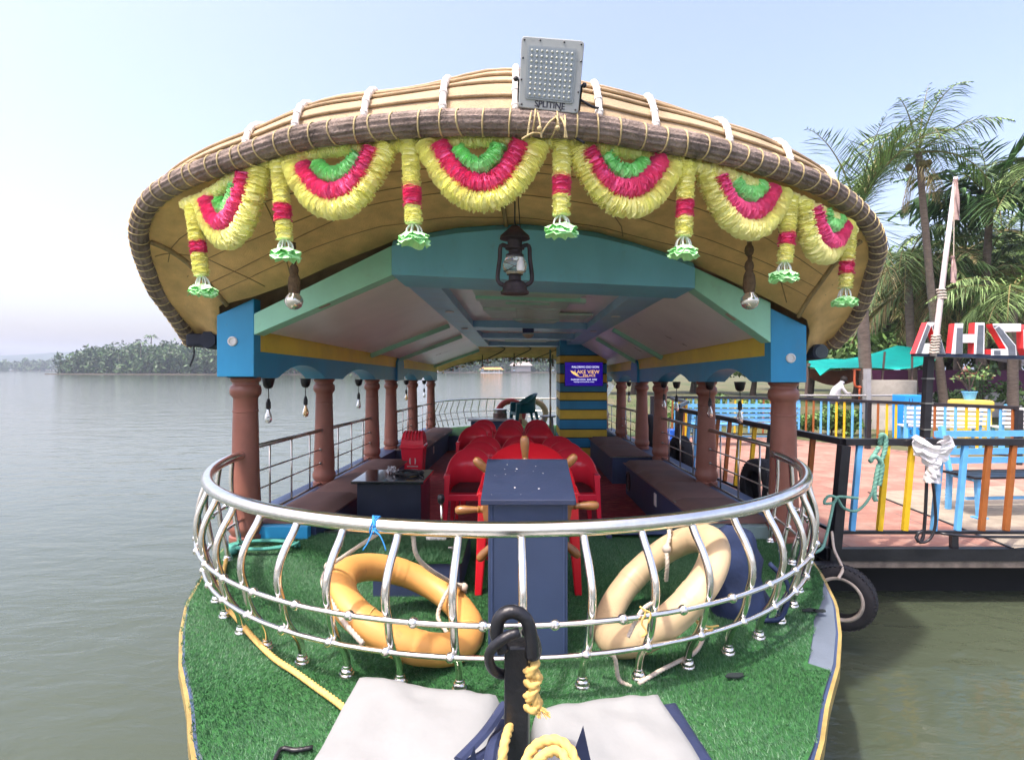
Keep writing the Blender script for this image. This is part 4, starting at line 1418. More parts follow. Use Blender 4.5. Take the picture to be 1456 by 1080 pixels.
# ---------------------------------------------------------------- floodlight on the rim
fl_ = thing('floodlight', 'grey square floodlight tilted down on the roof rim above the garlands', 'floodlight', W(785, 160, 2.45))
fd = 2.47
TL, TR_, BR, BL = W(741.5, 51, fd - .05), W(831.5, 58, fd - .05), W(822, 162, fd + .02), W(737, 152.5, fd + .02)
uu = (TR_ - TL); vv_ = (TL - BL); nn = uu.cross(vv_).normalized()       # points at the viewer (-y)
if nn.y > 0: nn = -nn
def ff_(a, b_, d):       # a,b in 0..1 from the bottom left
    return BL.lerp(BR, a).lerp(TL.lerp(TR_, a), b_) + nn * d
def rrect(a0, b0, a1, b1, r_, k=5):
    out = []
    for cx_, cy_, s in ((a1 - r_, b1 - r_, 0), (a0 + r_, b1 - r_, 90), (a0 + r_, b0 + r_, 180), (a1 - r_, b0 + r_, 270)):
        for j in range(k + 1):
            t = R(s + 90 * j / k); out.append((cx_ + r_ * math.cos(t), cy_ + r_ * math.sin(t)))
    return out
GREYH = M('grey_die_cast', (.36, .39, .38), rough=.45, var=.06, vs=8)
mb = MB(); mb.prism(rrect(0, 0, 1, 1, .06), ff_, -.05, 0); 
hs = mb.build('housing', GREYH, fl_, bevel=.004)
mb = MB(); mb.prism(rrect(.1, .13, .9, .88, .04), ff_, .0, .004); mb.build('lens_frame', M('lens_frame_grey', (.29, .33, .34), rough=.4), fl_)
mb = MB(); mb.prism(rrect(.13, .155, .87, .86, .03), ff_, .0042, .006); lens = mb.build('lens', M('lens_grey', (.25, .3, .33), rough=.2, var=.15, vs=12, coat=.5), fl_)
mb = MB()
for i in range(9):
    for j in range(9):
        c = ff_(.18 + .64 * i / 8, .2 + .61 * j / 8, .006)
        mb.ball(c, .0055, 8, 5)
mb.build('led', M('led_lens', (.5, .53, .46), rough=.1, var=.15, vs=60), lens, smooth=True)
mb = MB()
for a, b_ in ((.05, .05), (.95, .05), (.05, .95), (.95, .95), (.33, .04), (.7, .03), (.3, .96), (.68, .96), (.03, .4), (.97, .3), (.04, .7), (.97, .72)):
    mb.ball(ff_(a, b_, .001), .0045, 8, 4)
mb.build('screw', M('dark_screw', (.05, .05, .06), rough=.4, metal=.6), hs)
mb = MB(); s_ = uu.length
for oo in (-.0009, 0, .0009): text_mb(mb, 'SPLITINE', .036, lambda a, b_, d: ff_(.52 + (a + oo) / s_, .075 + (b_ + oo * .4) / vv_.length, .0012 + oo * .1), 0)
mb.build('lettering', M('dark_print', (.03, .03, .05), rough=.5), hs)
mb = MB()
for a in (-.02, 1.02):
    p = ff_(a, .42, -.025); 
    mb.bar(p, ff_(a, -.1, -.08), .006, .03)
    mb.ball(p + uu.normalized() * (.012 if a > 0 else -.012), .012, 8, 6)
mb.bar(ff_(-.02, -.1, -.08), ff_(1.02, -.1, -.08), .03, .006)
mb.build('bracket', BLACK, fl_)
mb = MB()
a = ff_(.98, .25, -.05)
mb.tube(smooth_curve([a, a + Vector((.07, .02, -.03)), a + Vector((.11, .06, -.02)), a + Vector((.05, .05, -.08)), a + Vector((-.03, .03, -.14)), a + Vector((.03, .0, -.2))], 24), .006, 8)
mb.build('cable', BLACK, fl_, smooth=True)
# ties that hold it
mb = MB()
for u0, v0, u1, v1 in ((756, 158, 750, 195), (764, 158, 770, 196), (792, 166, 770, 190), (770, 190, 742, 198), (797, 166, 806, 196), (803, 164, 803, 196), (790, 165, 795, 185)):
    a, b_ = W(u0, v0, 2.49), W(u1, v1, 2.44)
    mb.rope(smooth_curve([a, a.lerp(b_, .5) + Vector((0, -.03, 0)), b_], 10), .0042)
for u, v in ((793, 182), (767, 183)): mb.ball(W(u, v, 2.43), .011, 8, 6)
tag(mb.build('tie_rope', CORD, None, smooth=True, org=W(780, 170, 2.45)), 'pale cords tying the floodlight down to the coir rim', 'rope')

# rolled blinds beside the posts
for s, u, v, d, lab in ((-1, 268, 483, 4.25, 'black rolled up blind under the roof edge on the lake side'), (1, 1163, 500, 4.25, 'dark rolled up blind with spiral end under the roof edge on the dock side')):
    c = W(u, v, d)
    t = thing('rolled_blind', lab, 'blind', c, 'rolled up side blinds')
    x = c.x + (.14 if s < 0 else .02)
    mb = MB()
    P = [Vector((x + .01 * math.sin(k), d + k * 1.0, c.z + sl(d + k) - .01 * math.sin(k * 2))) for k in range(10)]
    mb.tube(P, .062 if s < 0 else .058, 16, jit=.08)
    mb.build('roll', M('blind_canvas', (.015, .02, .035), rough=.7, var=.4, vs=8), t, smooth='auto')
    mb = MB()
    sp = [Vector((x + (.006 + .045 * k / 60) * math.cos(k * .35), d - .012, c.z + (.006 + .045 * k / 60) * math.sin(k * .35))) for k in range(60)]
    mb.tube(sp, .0025, 5)
    if s > 0: mb.build('spiral_edge', M('blind_edge', (.25, .3, .32), rough=.7), t)
    if s < 0:
        mb = MB(); mb.tube(smooth_curve([(x - .1, d, c.z - .04), (x - .1, d, c.z - .12), (x - .13, d, c.z - .2)], 8), .006, 6); mb.build('cord', BLACK, t)
        mb = MB(); mb.box(x - .18, x + .08, d + .02, d + .3, c.z - .05, c.z + .05); mb.build('end_wrap', M('blind_canvas2', (.02, .025, .04), rough=.7, var=.4), t, bevel=.02)

# ---------------------------------------------------------------- life rings
def ring(c, n, Ro, r, notches, lug=0.0, twist=0.0):
    n = Vector(n).normalized()
    a = n.cross(Vector((0, 0, 1))).normalized(); b_ = n.cross(a)
    c = Vector(c)
    rows = []
    NS, NT = 300, 44
    for i in range(NS):
        t = 2 * math.pi * i / NS
        dr = a * math.cos(t) + b_ * math.sin(t)
        row = []
        for k in range(NT):
            p = 2 * math.pi * k / NT
            q = r
            for nt_, w in notches:
                dt = abs((t - nt_ + math.pi) % (2 * math.pi) - math.pi)
                if dt < w:
                    e = min(1, (1 - dt / w) * 5)
                    for p0 in (.75, 1.52):              # two pockets either side of a ridge
                        dp = abs((p - p0 + math.pi) % (2 * math.pi) - math.pi)
                        if dp < .36: q -= r * .5 * e * min(1, (1 - dp / .36) * 4)
            # seam steps
            for sv in range(4):
                dt = abs((t - (sv * math.pi / 2 + .35 + twist) + math.pi) % (2 * math.pi) - math.pi)
                if dt < .09: q *= 1.03
            row.append(c + dr * (Ro + q * math.cos(p)) + n * (q * .92 * math.sin(p)))
        rows.append(row)
    return rows, a, b_, n
def closed_grid(mb, rows):
    m = len(rows[0]); n = len(rows)
    v = [p for r_ in rows for p in r_]
    f = []
    for i in range(n):
        j = (i + 1) % n
        for k in range(m):
            l = (k + 1) % m
            f.append((i * m + k, j * m + k, j * m + l, i * m + l))
    mb.add(v, f)
def life_ring(label, c, n, col, notches, rope_pts, yellow=(), Ro=.33, r=.072, group=None):
    t = thing('life_ring', label, 'life ring', c, group)
    mb = MB()
    rows, a, b_, n = ring(c, n, Ro, r, notches)
    closed_grid(mb, rows)
    mb.build('ring_body', col, t, smooth=True)
    return t, rows, a, b_, n
ORING = M('orange_ring_plastic', (.62, .32, .09), rough=.45, var=.12, vs=3, bump=.08, bs=25, dirt=.5, sub=.08)
CRING = M('cream_ring_plastic', (.52, .4, .24), rough=.45, var=.12, vs=3, bump=.08, bs=25, dirt=.5, sub=.08)
LC, LN = Vector((-.545, 2.69, .172)), (.42, 0, .907)
RC_, RN = Vector((.668, 2.71, .25)), (-.663, .042, .748)
def ang_of(c, n, p):
    n = Vector(n).normalized(); a = n.cross(Vector((0, 0, 1))).normalized(); b_ = n.cross(a)
    d = Vector(p) - Vector(c); return math.atan2(d.dot(b_), d.dot(a))
def on_ring(c, n, u, v):
    """where the sight line through the pixel meets the ring's plane"""
    n = Vector(n).normalized(); o = Vector((0, 0, EYE)); d = W(u, v, 1) - o
    return o + d * ((Vector(c) - o).dot(n) / d.dot(n))
la = ang_of(LC, LN, on_ring(LC, LN, 634, 855)); lb = ang_of(LC, LN, on_ring(LC, LN, 455, 820))
lt, lrows, LA, LB, Ln = life_ring('orange plastic life ring lying tilted behind the railing, left of the helm console', LC, LN, ORING, [(la, .2)], None, group='life rings on the foredeck')
ra = ang_of(RC_, RN, on_ring(RC_, RN, 965, 772)); 
rt, rrows, RA, RB, Rn = life_ring('cream plastic life ring propped tilted behind the railing, right of the helm console', RC_, RN, CRING, [(ra, .2)], None, group='life rings on the foredeck')
def rp(c, A, B, n, t, rad, h): return Vector(c) + (A * math.cos(t) + B * math.sin(t)) * rad + n * h
# grab ropes as parts
mb = MB()
P = [rp(LC, LA, LB, Ln, la + .0, .40, .05), rp(LC, LA, LB, Ln, la - .02, .36, .085), rp(LC, LA, LB, Ln, la + .02, .33, .09), rp(LC, LA, LB, Ln, la + .03, .28, .08), rp(LC, LA, LB, Ln, la - .1, .22, .03), rp(LC, LA, LB, Ln, la - .3, .2, -.04), rp(LC, LA, LB, Ln, la - .7, .24, -.06)]
mb.rope(smooth_curve(P), .0105)
mb.ball(P[1], .022, 10, 6); mb.ball(P[3], .02, 10, 6)
mb.build('grab_rope', ROPEW, lt, smooth=True)
mb = MB()
P = [W(545, 753, 2.28), W(505, 785, 2.5), rp(LC, LA, LB, Ln, lb + .1, .40, .06), rp(LC, LA, LB, Ln, lb, .42, .0)]
mb.rope([W(546, 752, 2.3)] + [rp(LC, LA, LB, Ln, lb - .1, .41, .04)], .0085)
mb.rope(smooth_curve([rp(LC, LA, LB, Ln, lb - .1, .41, .04), rp(LC, LA, LB, Ln, lb + .15, .42, .02), rp(LC, LA, LB, Ln, lb + .45, .42, .02), rp(LC, LA, LB, Ln, lb + .8, .42, .0), rp(LC, LA, LB, Ln, lb + 1.1, .43, -.02)]), .0105)
mb.ball(rp(LC, LA, LB, Ln, lb - .1, .41, .04), .022, 10, 6)
mb.rope(smooth_curve([W(586, 757, 2.3), W(600, 800, 2.4), rp(LC, LA, LB, Ln, la + .05, .41, .05)]), .0095)
mb.build('hanging_rope', ROPEW, lt, smooth=True)
mb = MB()
for t0 in (lb + .95, la - .9):
    P = [rp(LC, LA, LB, Ln, t0 + .03 * math.sin(k), .33 + .07 * math.cos(k * .45), .07 * math.sin(k * .45)) for k in range(15)]
    mb.tube(P, .0025, 5)
mb.build('yellow_string', ROPEY, lt, smooth=True)
mb = MB()
P = [rp(RC_, RA, RB, Rn, ra + .02, .36, .07), rp(RC_, RA, RB, Rn, ra - .03, .33, .085), rp(RC_, RA, RB, Rn, ra - .06, .28, .07), rp(RC_, RA, RB, Rn, ra - .02, .22, .05), rp(RC_, RA, RB, Rn, ra + .1, .17, .0), rp(RC_, RA, RB, Rn, ra + .5, .18, -.07)]
mb.rope(smooth_curve(P), .011); mb.ball(P[3], .024, 10, 6)
mb.rope(smooth_curve([W(846, 930, 2.33), W(872, 932, 2.3), W(880, 965, 2.32), W(898, 976, 2.3)]), .009)
mb.rope(smooth_curve([W(908, 972, 2.31), W(935, 955, 2.36), W(960, 942, 2.42), W(990, 925, 2.55), W(1005, 895, 2.7)]), .009)
mb.rope(smooth_curve([W(893, 905, 2.2), W(905, 880, 2.2), W(915, 865, 2.2), W(930, 855, 2.25)]), .008)
mb.build('grab_rope', ROPEW, rt, smooth=True)
mb = MB()
for pts in (((910, 862), (918, 870), (912, 885), (920, 898), (912, 905)), ((915, 866), (925, 872), (922, 885)), ((988, 880), (1005, 890), (1022, 889)), ((990, 884), (1003, 896), (1014, 893))):
    mb.tube(smooth_curve([W(u, v, 2.17) if u < 950 else W(u, v, 2.38) for u, v in pts], 12), .004, 6)
mb.build('yellow_string', ROPEY, rt, smooth=True)

# blue string on the top rail
mb = MB()
c = rail_pt(-15, RR, RZ); a = Vector((math.cos(R(-15)), math.sin(R(-15)), 0))
for k in range(5):
    o_ = a * (k - 2) * .006
    mb.tube([c + o_ + Vector((0, -math.cos(t), math.sin(t))) * .036 + a * .006 * math.sin(t * 2 + k) for t in [j * .35 for j in range(19)]], .003, 5)
mb.tube(smooth_curve([c + Vector((0, -.036, -.01)), c + Vector((.03, -.045, -.03)), c + Vector((.05, -.05, -.07)), c + Vector((.055, -.05, -.09))], 12), .003, 5)
mb.tube(smooth_curve([c + Vector((0, -.036, -.01)), c + Vector((-.02, -.045, -.06)), c + Vector((-.04, -.04, -.09))], 12), .003, 5)
tag(mb.build('blue_string', M('blue_string', (.03, .25, .62), rough=.7), None, smooth=True, org=c), 'bright blue string knotted round the top rail', 'string')

# navy bag behind the cream ring
bgc = Vector((1.12, 2.98, 0))
mb = MB()
rows = []
for k in range(13):
    z = .46 * k / 12
    w = .15 * (1 - .35 * (z / .46) ** 2) * (1.0 if k < 12 else .3); d_ = .1 * (1 - .5 * (z / .46) ** 2) * (1.0 if k < 12 else .3)
    row = []
    for j in range(20):
        a = 2 * math.pi * j / 20
        nz = 1 + .3 * mnoise.noise(Vector((math.cos(a) * 2, math.sin(a) * 2, z * 9))) + .12 * mnoise.noise(Vector((math.cos(a) * 6, math.sin(a) * 6, z * 26)))
        row.append(bgc + Vector((math.cos(a) * w * nz - .07 * z + .05, math.sin(a) * d_ * nz + .12 * z, z)))
    rows.append(row)
mb.grid(rows, closed=True)
bag = thing('cloth_bag', 'dark navy cloth bag slumped on the turf behind the cream life ring', 'bag', bgc)
mb.build('bag_body', M('navy_cloth', (.012, .025, .075), rough=.8, var=.35, vs=7, bump=.4, bs=25), bag, smooth=True)
mb = MB(); mb.tube(smooth_curve([bgc + Vector((.16, -.09, .3)), bgc + Vector((.24, -.12, .2)), bgc + Vector((.2, -.14, .05)), bgc + Vector((.1, -.12, .02))], 16), .012, 6, sx=2)
mb.build('strap', M('navy_cloth', ()), bag, smooth=True)

# teal rope coil and yellow rope on the deck
mb = MB()
P = []
for k in range(220):
    a = k / 220 * 6.283 * 6; rr = 1 + .12 * math.sin(k * .21)
    P.append((-1.83 + .22 * rr * math.cos(a), 4.02 + .12 * rr * math.sin(a), .03 + .03 * (k % 37) / 37))
mb.rope(P, .0085, seg=7)
for _ in range(5):
    c = Vector((-2.0, 3.92, .03)); mb.ball(c + Vector((random.uniform(-.05, .05), random.uniform(-.05, .05), .01)), .035, 8, 5, (1, 1, .7))
tag(mb.build('rope_coil', M('teal_rope', (.07, .3, .24), rough=.85, var=.25, vs=30), None, smooth=True, org=(-1.83, 4.02, 0)), 'coil of teal rope on the turf beside the front left column', 'rope')
mb = MB()
P = [dk(u, v, .028) for u, v in ((322, 795), (318, 812), (313, 838), (320, 858), (340, 882), (362, 908), (390, 935), (420, 955), (452, 978), (486, 1003), (510, 1030))]
mb.rope(smooth_curve(P), .0125)
tag(mb.build('deck_rope', ROPEY, None, smooth=True, org=P[5]), 'thick yellow rope lying along the railing feet on the turf', 'rope')

# ---------------------------------------------------------------- bitt post, shackle and tail rope
bp_ = thing('bollard_post', 'square black mooring post standing at the bow tip', 'post', (-.005, 1.55, 0))
zt = W(0, 912, 1.55).z
mb = MB(); mb.box(-.044, .021, 1.52, 1.583, -.05, zt); mb.build('post_body', BLACK, bp_, bevel=.006)
mb = MB(); mb.box(.0215, .026, 1.53, 1.57, -.05, zt - .02); mb.build('edge_wear', STEEL2, bp_)
sh_ = thing('shackle', 'black iron ring shackle hooked over the mooring post top', 'shackle', W(735, 910, 1.55))
mb = MB()
P = [W(u, v, 1.52) for u, v in ((716, 925), (706, 900), (712, 876), (730, 869), (748, 880), (755, 905), (757, 935))]
mb.tube(smooth_curve(P, 30), .0185, 12)
P = [W(u, v, d) for u, v, d in ((738, 898, 1.5), (715, 908, 1.49), (696, 928, 1.5), (700, 950, 1.52), (718, 958, 1.56), (745, 950, 1.62), (763, 930, 1.62), (760, 908, 1.58), (748, 897, 1.52))]
mb.tube(smooth_curve(P, 40), .0135, 12, closed=False)
mb.build('iron_ring', BLACK, sh_, smooth=True)
kr = thing('knotted_rope', 'knotted yellow rope end hanging beside the mooring post', 'rope', W(757, 970, 1.53))
mb = MB()
for v in (957, 992):
    c = W(757, v, 1.53)
    for q, (ax, ay, az_) in enumerate(((.016, .014, .012), (.018, .012, -.014), (.01, .016, .018))):
        P = [c + Vector((ax * math.cos(t), ay * math.sin(t), az_ * math.sin(t + q) + (q - 1) * .012)) for t in [k * .4 for k in range(17)]]
        mb.rope(P, .0115)
mb.rope([W(752, 940, 1.55), W(757, 975, 1.52), W(764, 1005, 1.52)], .012)
for _ in range(40):
    a = W(766 + random.uniform(-3, 3), 1003, 1.52)
    mb.tube([a, W(770 + random.uniform(-9, 13), 1014 + random.uniform(-6, 8), 1.51)], .0013, 4, cap=False)
mb.build('rope_end', ROPEY, kr, smooth=True)
# white canvas over navy bags at the bow
CANV = M('white_canvas', (.24, .253, .25), rough=.85, var=.05, vs=3, bump=.35, bs=14, dirt=.1)
NCAN = M('navy_canvas', (.02, .03, .075), rough=.6, var=.3, vs=8, bump=.3, bs=30)
def canvas_bag(label, quad, zc, edge, seed, shift=(0, 0)):
    """quad: back left, back right, front right, front left (x, y)"""
    c = sum((Vector((*q, 0)) for q in quad), Vector()) / 4
    t = thing('canvas_bundle', label, 'bundle', (c.x, c.y, 0), 'canvas bundles at the bow tip')
    Q = [Vector((*q, 0)) for q in quad]
    def pt(a, b_, lift, grow=0):
        p = Q[0].lerp(Q[1], a).lerp(Q[3].lerp(Q[2], a), b_)
        if grow: p = p + (p - Vector((c.x, c.y, 0))) * grow + Vector((shift[0], shift[1], 0))
        return p + Vector((0, 0, lift))
    mb = MB()
    rows = []
    n = 26
    for i in range(n + 1):
        row = []
        for j in range(n + 1):
            a, b_ = j / n, i / n
            e = min(a, b_, 1 - a, 1 - b_)
            roll = min(1, e / .1)
            z = zc * (1 - (1 - roll) ** 2.2)
            p = pt(a, b_, 0)
            wr_ = .016 * (1 - abs(mnoise.noise(Vector((p.x * 3.1 + p.y * 2.2 + seed, p.y * 1.3 - p.x, 5))) * 2.6)) * min(1, e / .2) + .016 * mnoise.noise(Vector((p.x * 5 + seed, p.y * 4, 0))) + .007 * mnoise.noise(Vector((p.x * 17 + seed, p.y * 13, 1)))
            row.append(p + Vector((0, 0, z * (.93 + .07 * math.sin(a * 3.1)) + wr_)))
        rows.append(row)
    mb.grid(rows)
    mb.build('white_cover', CANV, t, smooth=True, solid=.004)
    mb = MB()
    rows = []
    for i in range(n + 1):
        row = []
        for j in range(n + 1):
            a, b_ = j / n, i / n
            e = min(a, b_, 1 - a, 1 - b_)
            z = (zc * .86) * (1 - (1 - min(1, e / .12)) ** 2)
            p = pt(a, b_, 0, edge)
            row.append(p + Vector((0, 0, z + .01 * mnoise.noise(Vector((p.x * 9, p.y * 9, seed))))))
        rows.append(row)
    mb.grid(rows)
    mb.build('navy_bag', NCAN, t, smooth=True)
    return t
def dq(u, v, z): 
    p = dk(u, v, z); return (p.x, p.y)
ZC = .15
canvas_bag('white canvas cover over a navy bundle left of the mooring post', [dq(503, 955, ZC * .8), dq(724, 985, ZC * .8), (-.05, 1.25), (-.66, 1.3)], ZC, .0, 2, (-.008, .01))
canvas_bag('white canvas cover over a navy bundle right of the mooring post', [dq(752, 1005, ZC * .8), dq(940, 977, ZC * .8), (.62, 1.25), (.06, 1.25)], ZC, .03, 8, (.055, -.02))
for pts, lab in ((((652, 1080), (690, 1040), (718, 1000)), 'flat navy strap lying beside the left canvas bundle, farthest from the post'), (((665, 1085), (700, 1060), (716, 1025)), 'flat navy strap between the left canvas bundle and its neighbour strap'), (((695, 1090), (703, 1050), (722, 1030)), 'flat navy strap nearest the foot of the mooring post')):
    mb = MB()
    P = [W(u, v, 1.42 + .1 * k) for k, (u, v) in enumerate(pts)]
    mb.tube(smooth_curve(P, 12), .008, 6, sx=2)
    tag(mb.build('navy_strap', NCAN, None, org=P[1]), lab, 'strap', 'navy straps between the canvas bundles')
for u, v, s, lab in ((818, 1052, 1, 'pointed navy cloth flap standing up right of the yellow rope loop'), (662, 1075, .8, 'pointed navy cloth flap at the edge of the left canvas bundle')):
    c = W(u, v + 12, 1.35)
    mb = MB()
    mb.add([c + Vector((-.03 * s, 0, -.08)), c + Vector((.05 * s, .02, -.09)), c + Vector((.02, .01, .05 * s)), c + Vector((.0, .04, -.08))], [(0, 1, 2), (0, 2, 3), (1, 3, 2)])
    tag(mb.build('navy_flap', NCAN, None, org=c), lab, 'flap', 'navy flaps between the canvas bundles')
yr = MB()
P = [W(u, v, d) for u, v, d in ((745, 1095, 1.3), (752, 1072, 1.32), (768, 1056, 1.35), (790, 1052, 1.36), (808, 1062, 1.35), (818, 1082, 1.33), (820, 1105, 1.3))]
yr.rope(smooth_curve(P), .0125)
P = [W(u, v, d) for u, v, d in ((752, 1098, 1.28), (765, 1080, 1.3), (785, 1067, 1.33), (800, 1072, 1.33), (808, 1090, 1.3))]
yr.rope(smooth_curve(P), .0115)
P = [W(u, v, d) for u, v, d in ((712, 1095, 1.42), (717, 1060, 1.45), (722, 1040, 1.5), (726, 1030, 1.53))]
yr.rope(smooth_curve(P), .0125)
tag(yr.build('mooring_rope', ROPEY, None, smooth=True, org=(.05, 1.33, 0)), 'thick yellow mooring rope looped at the foot of the black post', 'rope')
mb = MB(); mb.tube(smooth_curve([dk(u, v, .02) for u, v in ((388, 1085), (400, 1064), (420, 1066), (445, 1062))], 16), .008, 6)
tag(mb.build('black_strap', BLACK, None, smooth=True, org=dk(415, 1068)), 'thin black strap lying on the turf at the left bow edge', 'strap')

# ---------------------------------------------------------------- stern things
sy = 13.4
sz = sl(sy) + .03
tc_ = thing('plastic_chair', 'teal plastic armchair stack standing on the stern deck', 'chair', (.1, sy, sz))
TEALP = M('teal_plastic', (.01, .14, .19), rough=.35, var=.08, vs=3)
chair_parts(tc_, cushion=False, mat=TEALP)
tc_.rotation_euler = (0, 0, R(-75)); tc_.scale = (1.1, 1.1, 1.15)
dm = thing('steel_drum', 'dented steel drum standing on the stern deck', 'drum', W(712, 600, 13.1))
c = Vector((W(711, 0, 13.1).x, 13.1, sz))
mb = MB(); mb.lathe([(.16, 0), (.16, .04), (.15, .06), (.15, .2), (.158, .21), (.15, .22), (.15, .34), (.158, .35), (.15, .36), (.15, .5), (.16, .52), (.16, .54), (.0, .54)], c, 24); mb.build('drum_body', STEEL2, dm, smooth='auto')
mb = MB(); mb.lathe([(.161, .1), (.161, .45)], c, 24, cap=False); mb.build('label_wrap', M('drum_print', (.18, .12, .1), rough=.5, var=.6, vs=14), dm, smooth=True)
for u, col, nm, d in ((726, M('dull_red_ring', (.36, .05, .05), rough=.5), 'dull red life ring hung on the stern railing', 14.4), (758, CRING, 'cream life ring hung on the stern railing', 14.4)):
    c = W(u, 588, d)
    t = thing('life_ring', nm, 'life ring', c, 'life rings on the stern railing')
    mb = MB(); rows, *_ = ring(c, (0, -1, .15), .32, .075, []); closed_grid(mb, rows); mb.build('ring_body', col, t, smooth=True)
ds = thing('white_stool', 'white plastic stool at the foot of the steel pole on the stern', 'stool', W(781, 600, 12.6))
c = Vector((W(779, 0, 12.6).x, 12.6, sz))
mb = MB(); mb.lathe([(.17, .4), (.18, .41), (.18, .43), (.0, .435)], c, 20); mb.build('seat', M('grey_plastic', (.32, .32, .36), rough=.4), ds, smooth='auto')
for k in range(4):
    a = k * 1.571 + .6; mb = MB(); mb.bar(c + Vector((.15 * math.cos(a), .15 * math.sin(a), 0)), c + Vector((.12 * math.cos(a), .12 * math.sin(a), .41)), .04, .04); mb.build('leg', M('grey_plastic', ()), ds)
# leaf fringe along the stern eave
mb = MB()
for k in range(900):
    x = random.uniform(-1, 1)
    p = Vector((x * 2.0, 14.25, 1.58 - .3 * abs(x) ** 2.5 + random.uniform(-.1, .03)))
    e = [p + Vector([random.uniform(-.045, .045) for _ in range(3)]) for _ in range(3)]
    mb.m = random.choice((0, 0, 0, 1, 2))
    mb.add(e, [(0, 1, 2)])
tag(mb.build('leaf_garland', [M('fringe_leaf', (.05, .12, .04), rough=.6), M('fringe_red', (.4, .05, .05), rough=.6), M('fringe_cream', (.6, .5, .3), rough=.6)], None, org=(0, 14.25, 1.55)), 'leafy garland with small red and cream flowers along the stern eave', 'garland')
for u, nm in ((686, 'lake side'), (731, 'middle'), (786, 'cabinet side')):
    t = thing('stern_pendant', 'bulb hanging on dark rope under the stern eave, %s one' % nm, 'lamp', W(u, 505, 13.9), 'bulbs hanging under the stern eave')
    mb = MB(); mb.tube([W(u, 492, 13.8), W(u, 521, 13.8)], .014, 6); mb.ball(W(u, 519, 13.8), .03, 8, 6); mb.build('rope', M('brown_rope', ()), t)
    mb = MB(); mb.ball(W(u, 525.5, 13.8), .045, 10, 8); mb.build('bulb', M('bulb_glass', ()), t, smooth=True)
lt_ = thing('low_table', 'low white topped table on the stern deck behind the chairs', 'table', (W(690, 0, 12.9).x, 12.9, sz))
c = Vector((W(700, 0, 12.9).x, 12.9, sz))
mb = MB(); mb.box(c.x - .55, c.x + .5, 12.7, 13.0, sz + .3, sz + .34); mb.build('table_top', M('pale_top', (.5, .5, .55), rough=.3), lt_)
mb = MB(); mb.box(c.x - .48, c.x + .43, 12.74, 12.96, sz, sz + .3); mb.build('table_base', NAVY, lt_)
# ================================================================== WATER, SHORES, SKY LINE
WL = -.85
wm = bpy.data.materials.new('lake_water'); wm.use_nodes = True
nt = wm.node_tree; b = nt.nodes['Principled BSDF']
b.inputs['Base Color'].default_value = (.06, .075, .048, 1)
b.inputs['Roughness'].default_value = .07
b.inputs['IOR'].default_value = 1.333
geo = nt.nodes.new('ShaderNodeNewGeometry')
prev = None
for sc_, st_r, dist, s_ in ((.5, (1, 2.6, 1), .03, 1.0), (2.2, (1, 2.2, 1), .012, 1.0), (8.0, (1, 1.7, 1), .004, .8)):
    mp = nt.nodes.new('ShaderNodeMapping'); mp.inputs['Scale'].default_value = st_r; mp.inputs['Rotation'].default_value = (0, 0, .22 * sc_)
    nt.links.new(geo.outputs['Position'], mp.inputs[0])
    n = nt.nodes.new('ShaderNodeTexNoise'); n.inputs['Scale'].default_value = sc_; n.inputs['Detail'].default_value = 3; n.inputs['Roughness'].default_value = .5; n.inputs['Distortion'].default_value = .6
    nt.links.new(mp.outputs[0], n.inputs[0])
    bp = nt.nodes.new('ShaderNodeBump'); bp.inputs['Strength'].default_value = s_; bp.inputs['Distance'].default_value = dist
    nt.links.new(n.outputs[0], bp.inputs['Height'])
    if prev: nt.links.new(prev.outputs[0], bp.inputs['Normal'])
    prev = bp
nt.links.new(prev.outputs[0], b.inputs['Normal'])
mb = MB(); mb.add([(-1500, -300, WL), (1500, -300, WL), (1500, 2600, WL), (-1500, 2600, WL)], [(0, 1, 2, 3)])
tag(mb.build('lake_water', wm), kind='structure')

# ---- leaves and trees
def leaf_mats(nm, base, n=3):
    out = []
    for k in range(n):
        f = .65 + .5 * k
        out.append(M('%s_%s' % (nm, 'abc'[k]), (base[0] * f, base[1] * f, base[2] * f), rough=.55, var=.25, vs=.6))
    return out
LEAF = leaf_mats('leaf', (.1, .18, .05))
LEAFD = leaf_mats('dark_leaf', (.075, .14, .05))
PALM = leaf_mats('palm_leaf', (.15, .23, .08))
DRY = leaf_mats('dry_palm_leaf', (.3, .24, .11))
FAR = leaf_mats('far_leaf', (.045, .09, .03))
BARK = M('palm_bark', (.16, .125, .1), rough=.9, var=.35, vs=6, bump=.6, bs=14, stretch=(1, 1, 4))
BARKD = M('tree_bark', (.07, .052, .04), rough=.9, var=.35, vs=6, bump=.6, bs=20)

def leaf_cloud(clumps, per, size):
    """many leaf quads in lumpy clumps: clumps = [(centre, radius xyz)]"""
    V, F, mi = [], [], []
    k = 0
    for c, r in clumps:
        n = max(8, int(per * RNG.uniform(.8, 1.2)))
        d = RNG.normal(size=(n, 3)); d /= np.linalg.norm(d, axis=1)[:, None]
        rad = RNG.uniform(.35, 1, n) ** .5
        p = np.array(c) + d * rad[:, None] * np.array(r)
        s = size * RNG.uniform(.5, 1.3, n)
        a = RNG.normal(size=(n, 3)); a /= np.linalg.norm(a, axis=1)[:, None]
        bb = np.cross(a, RNG.normal(size=(n, 3))); bb /= np.linalg.norm(bb, axis=1)[:, None]
        q = np.stack([p - a * s[:, None], p + bb * s[:, None] * .45, p + a * s[:, None], p - bb * s[:, None] * .45], 1)
        V.append(q.reshape(-1, 3)); F.append(np.arange(n * 4).reshape(n, 4) + k); k += n * 4
        mi.append(RNG.integers(0, 3, n))
    return np.concatenate(V), np.concatenate(F), np.concatenate(mi)

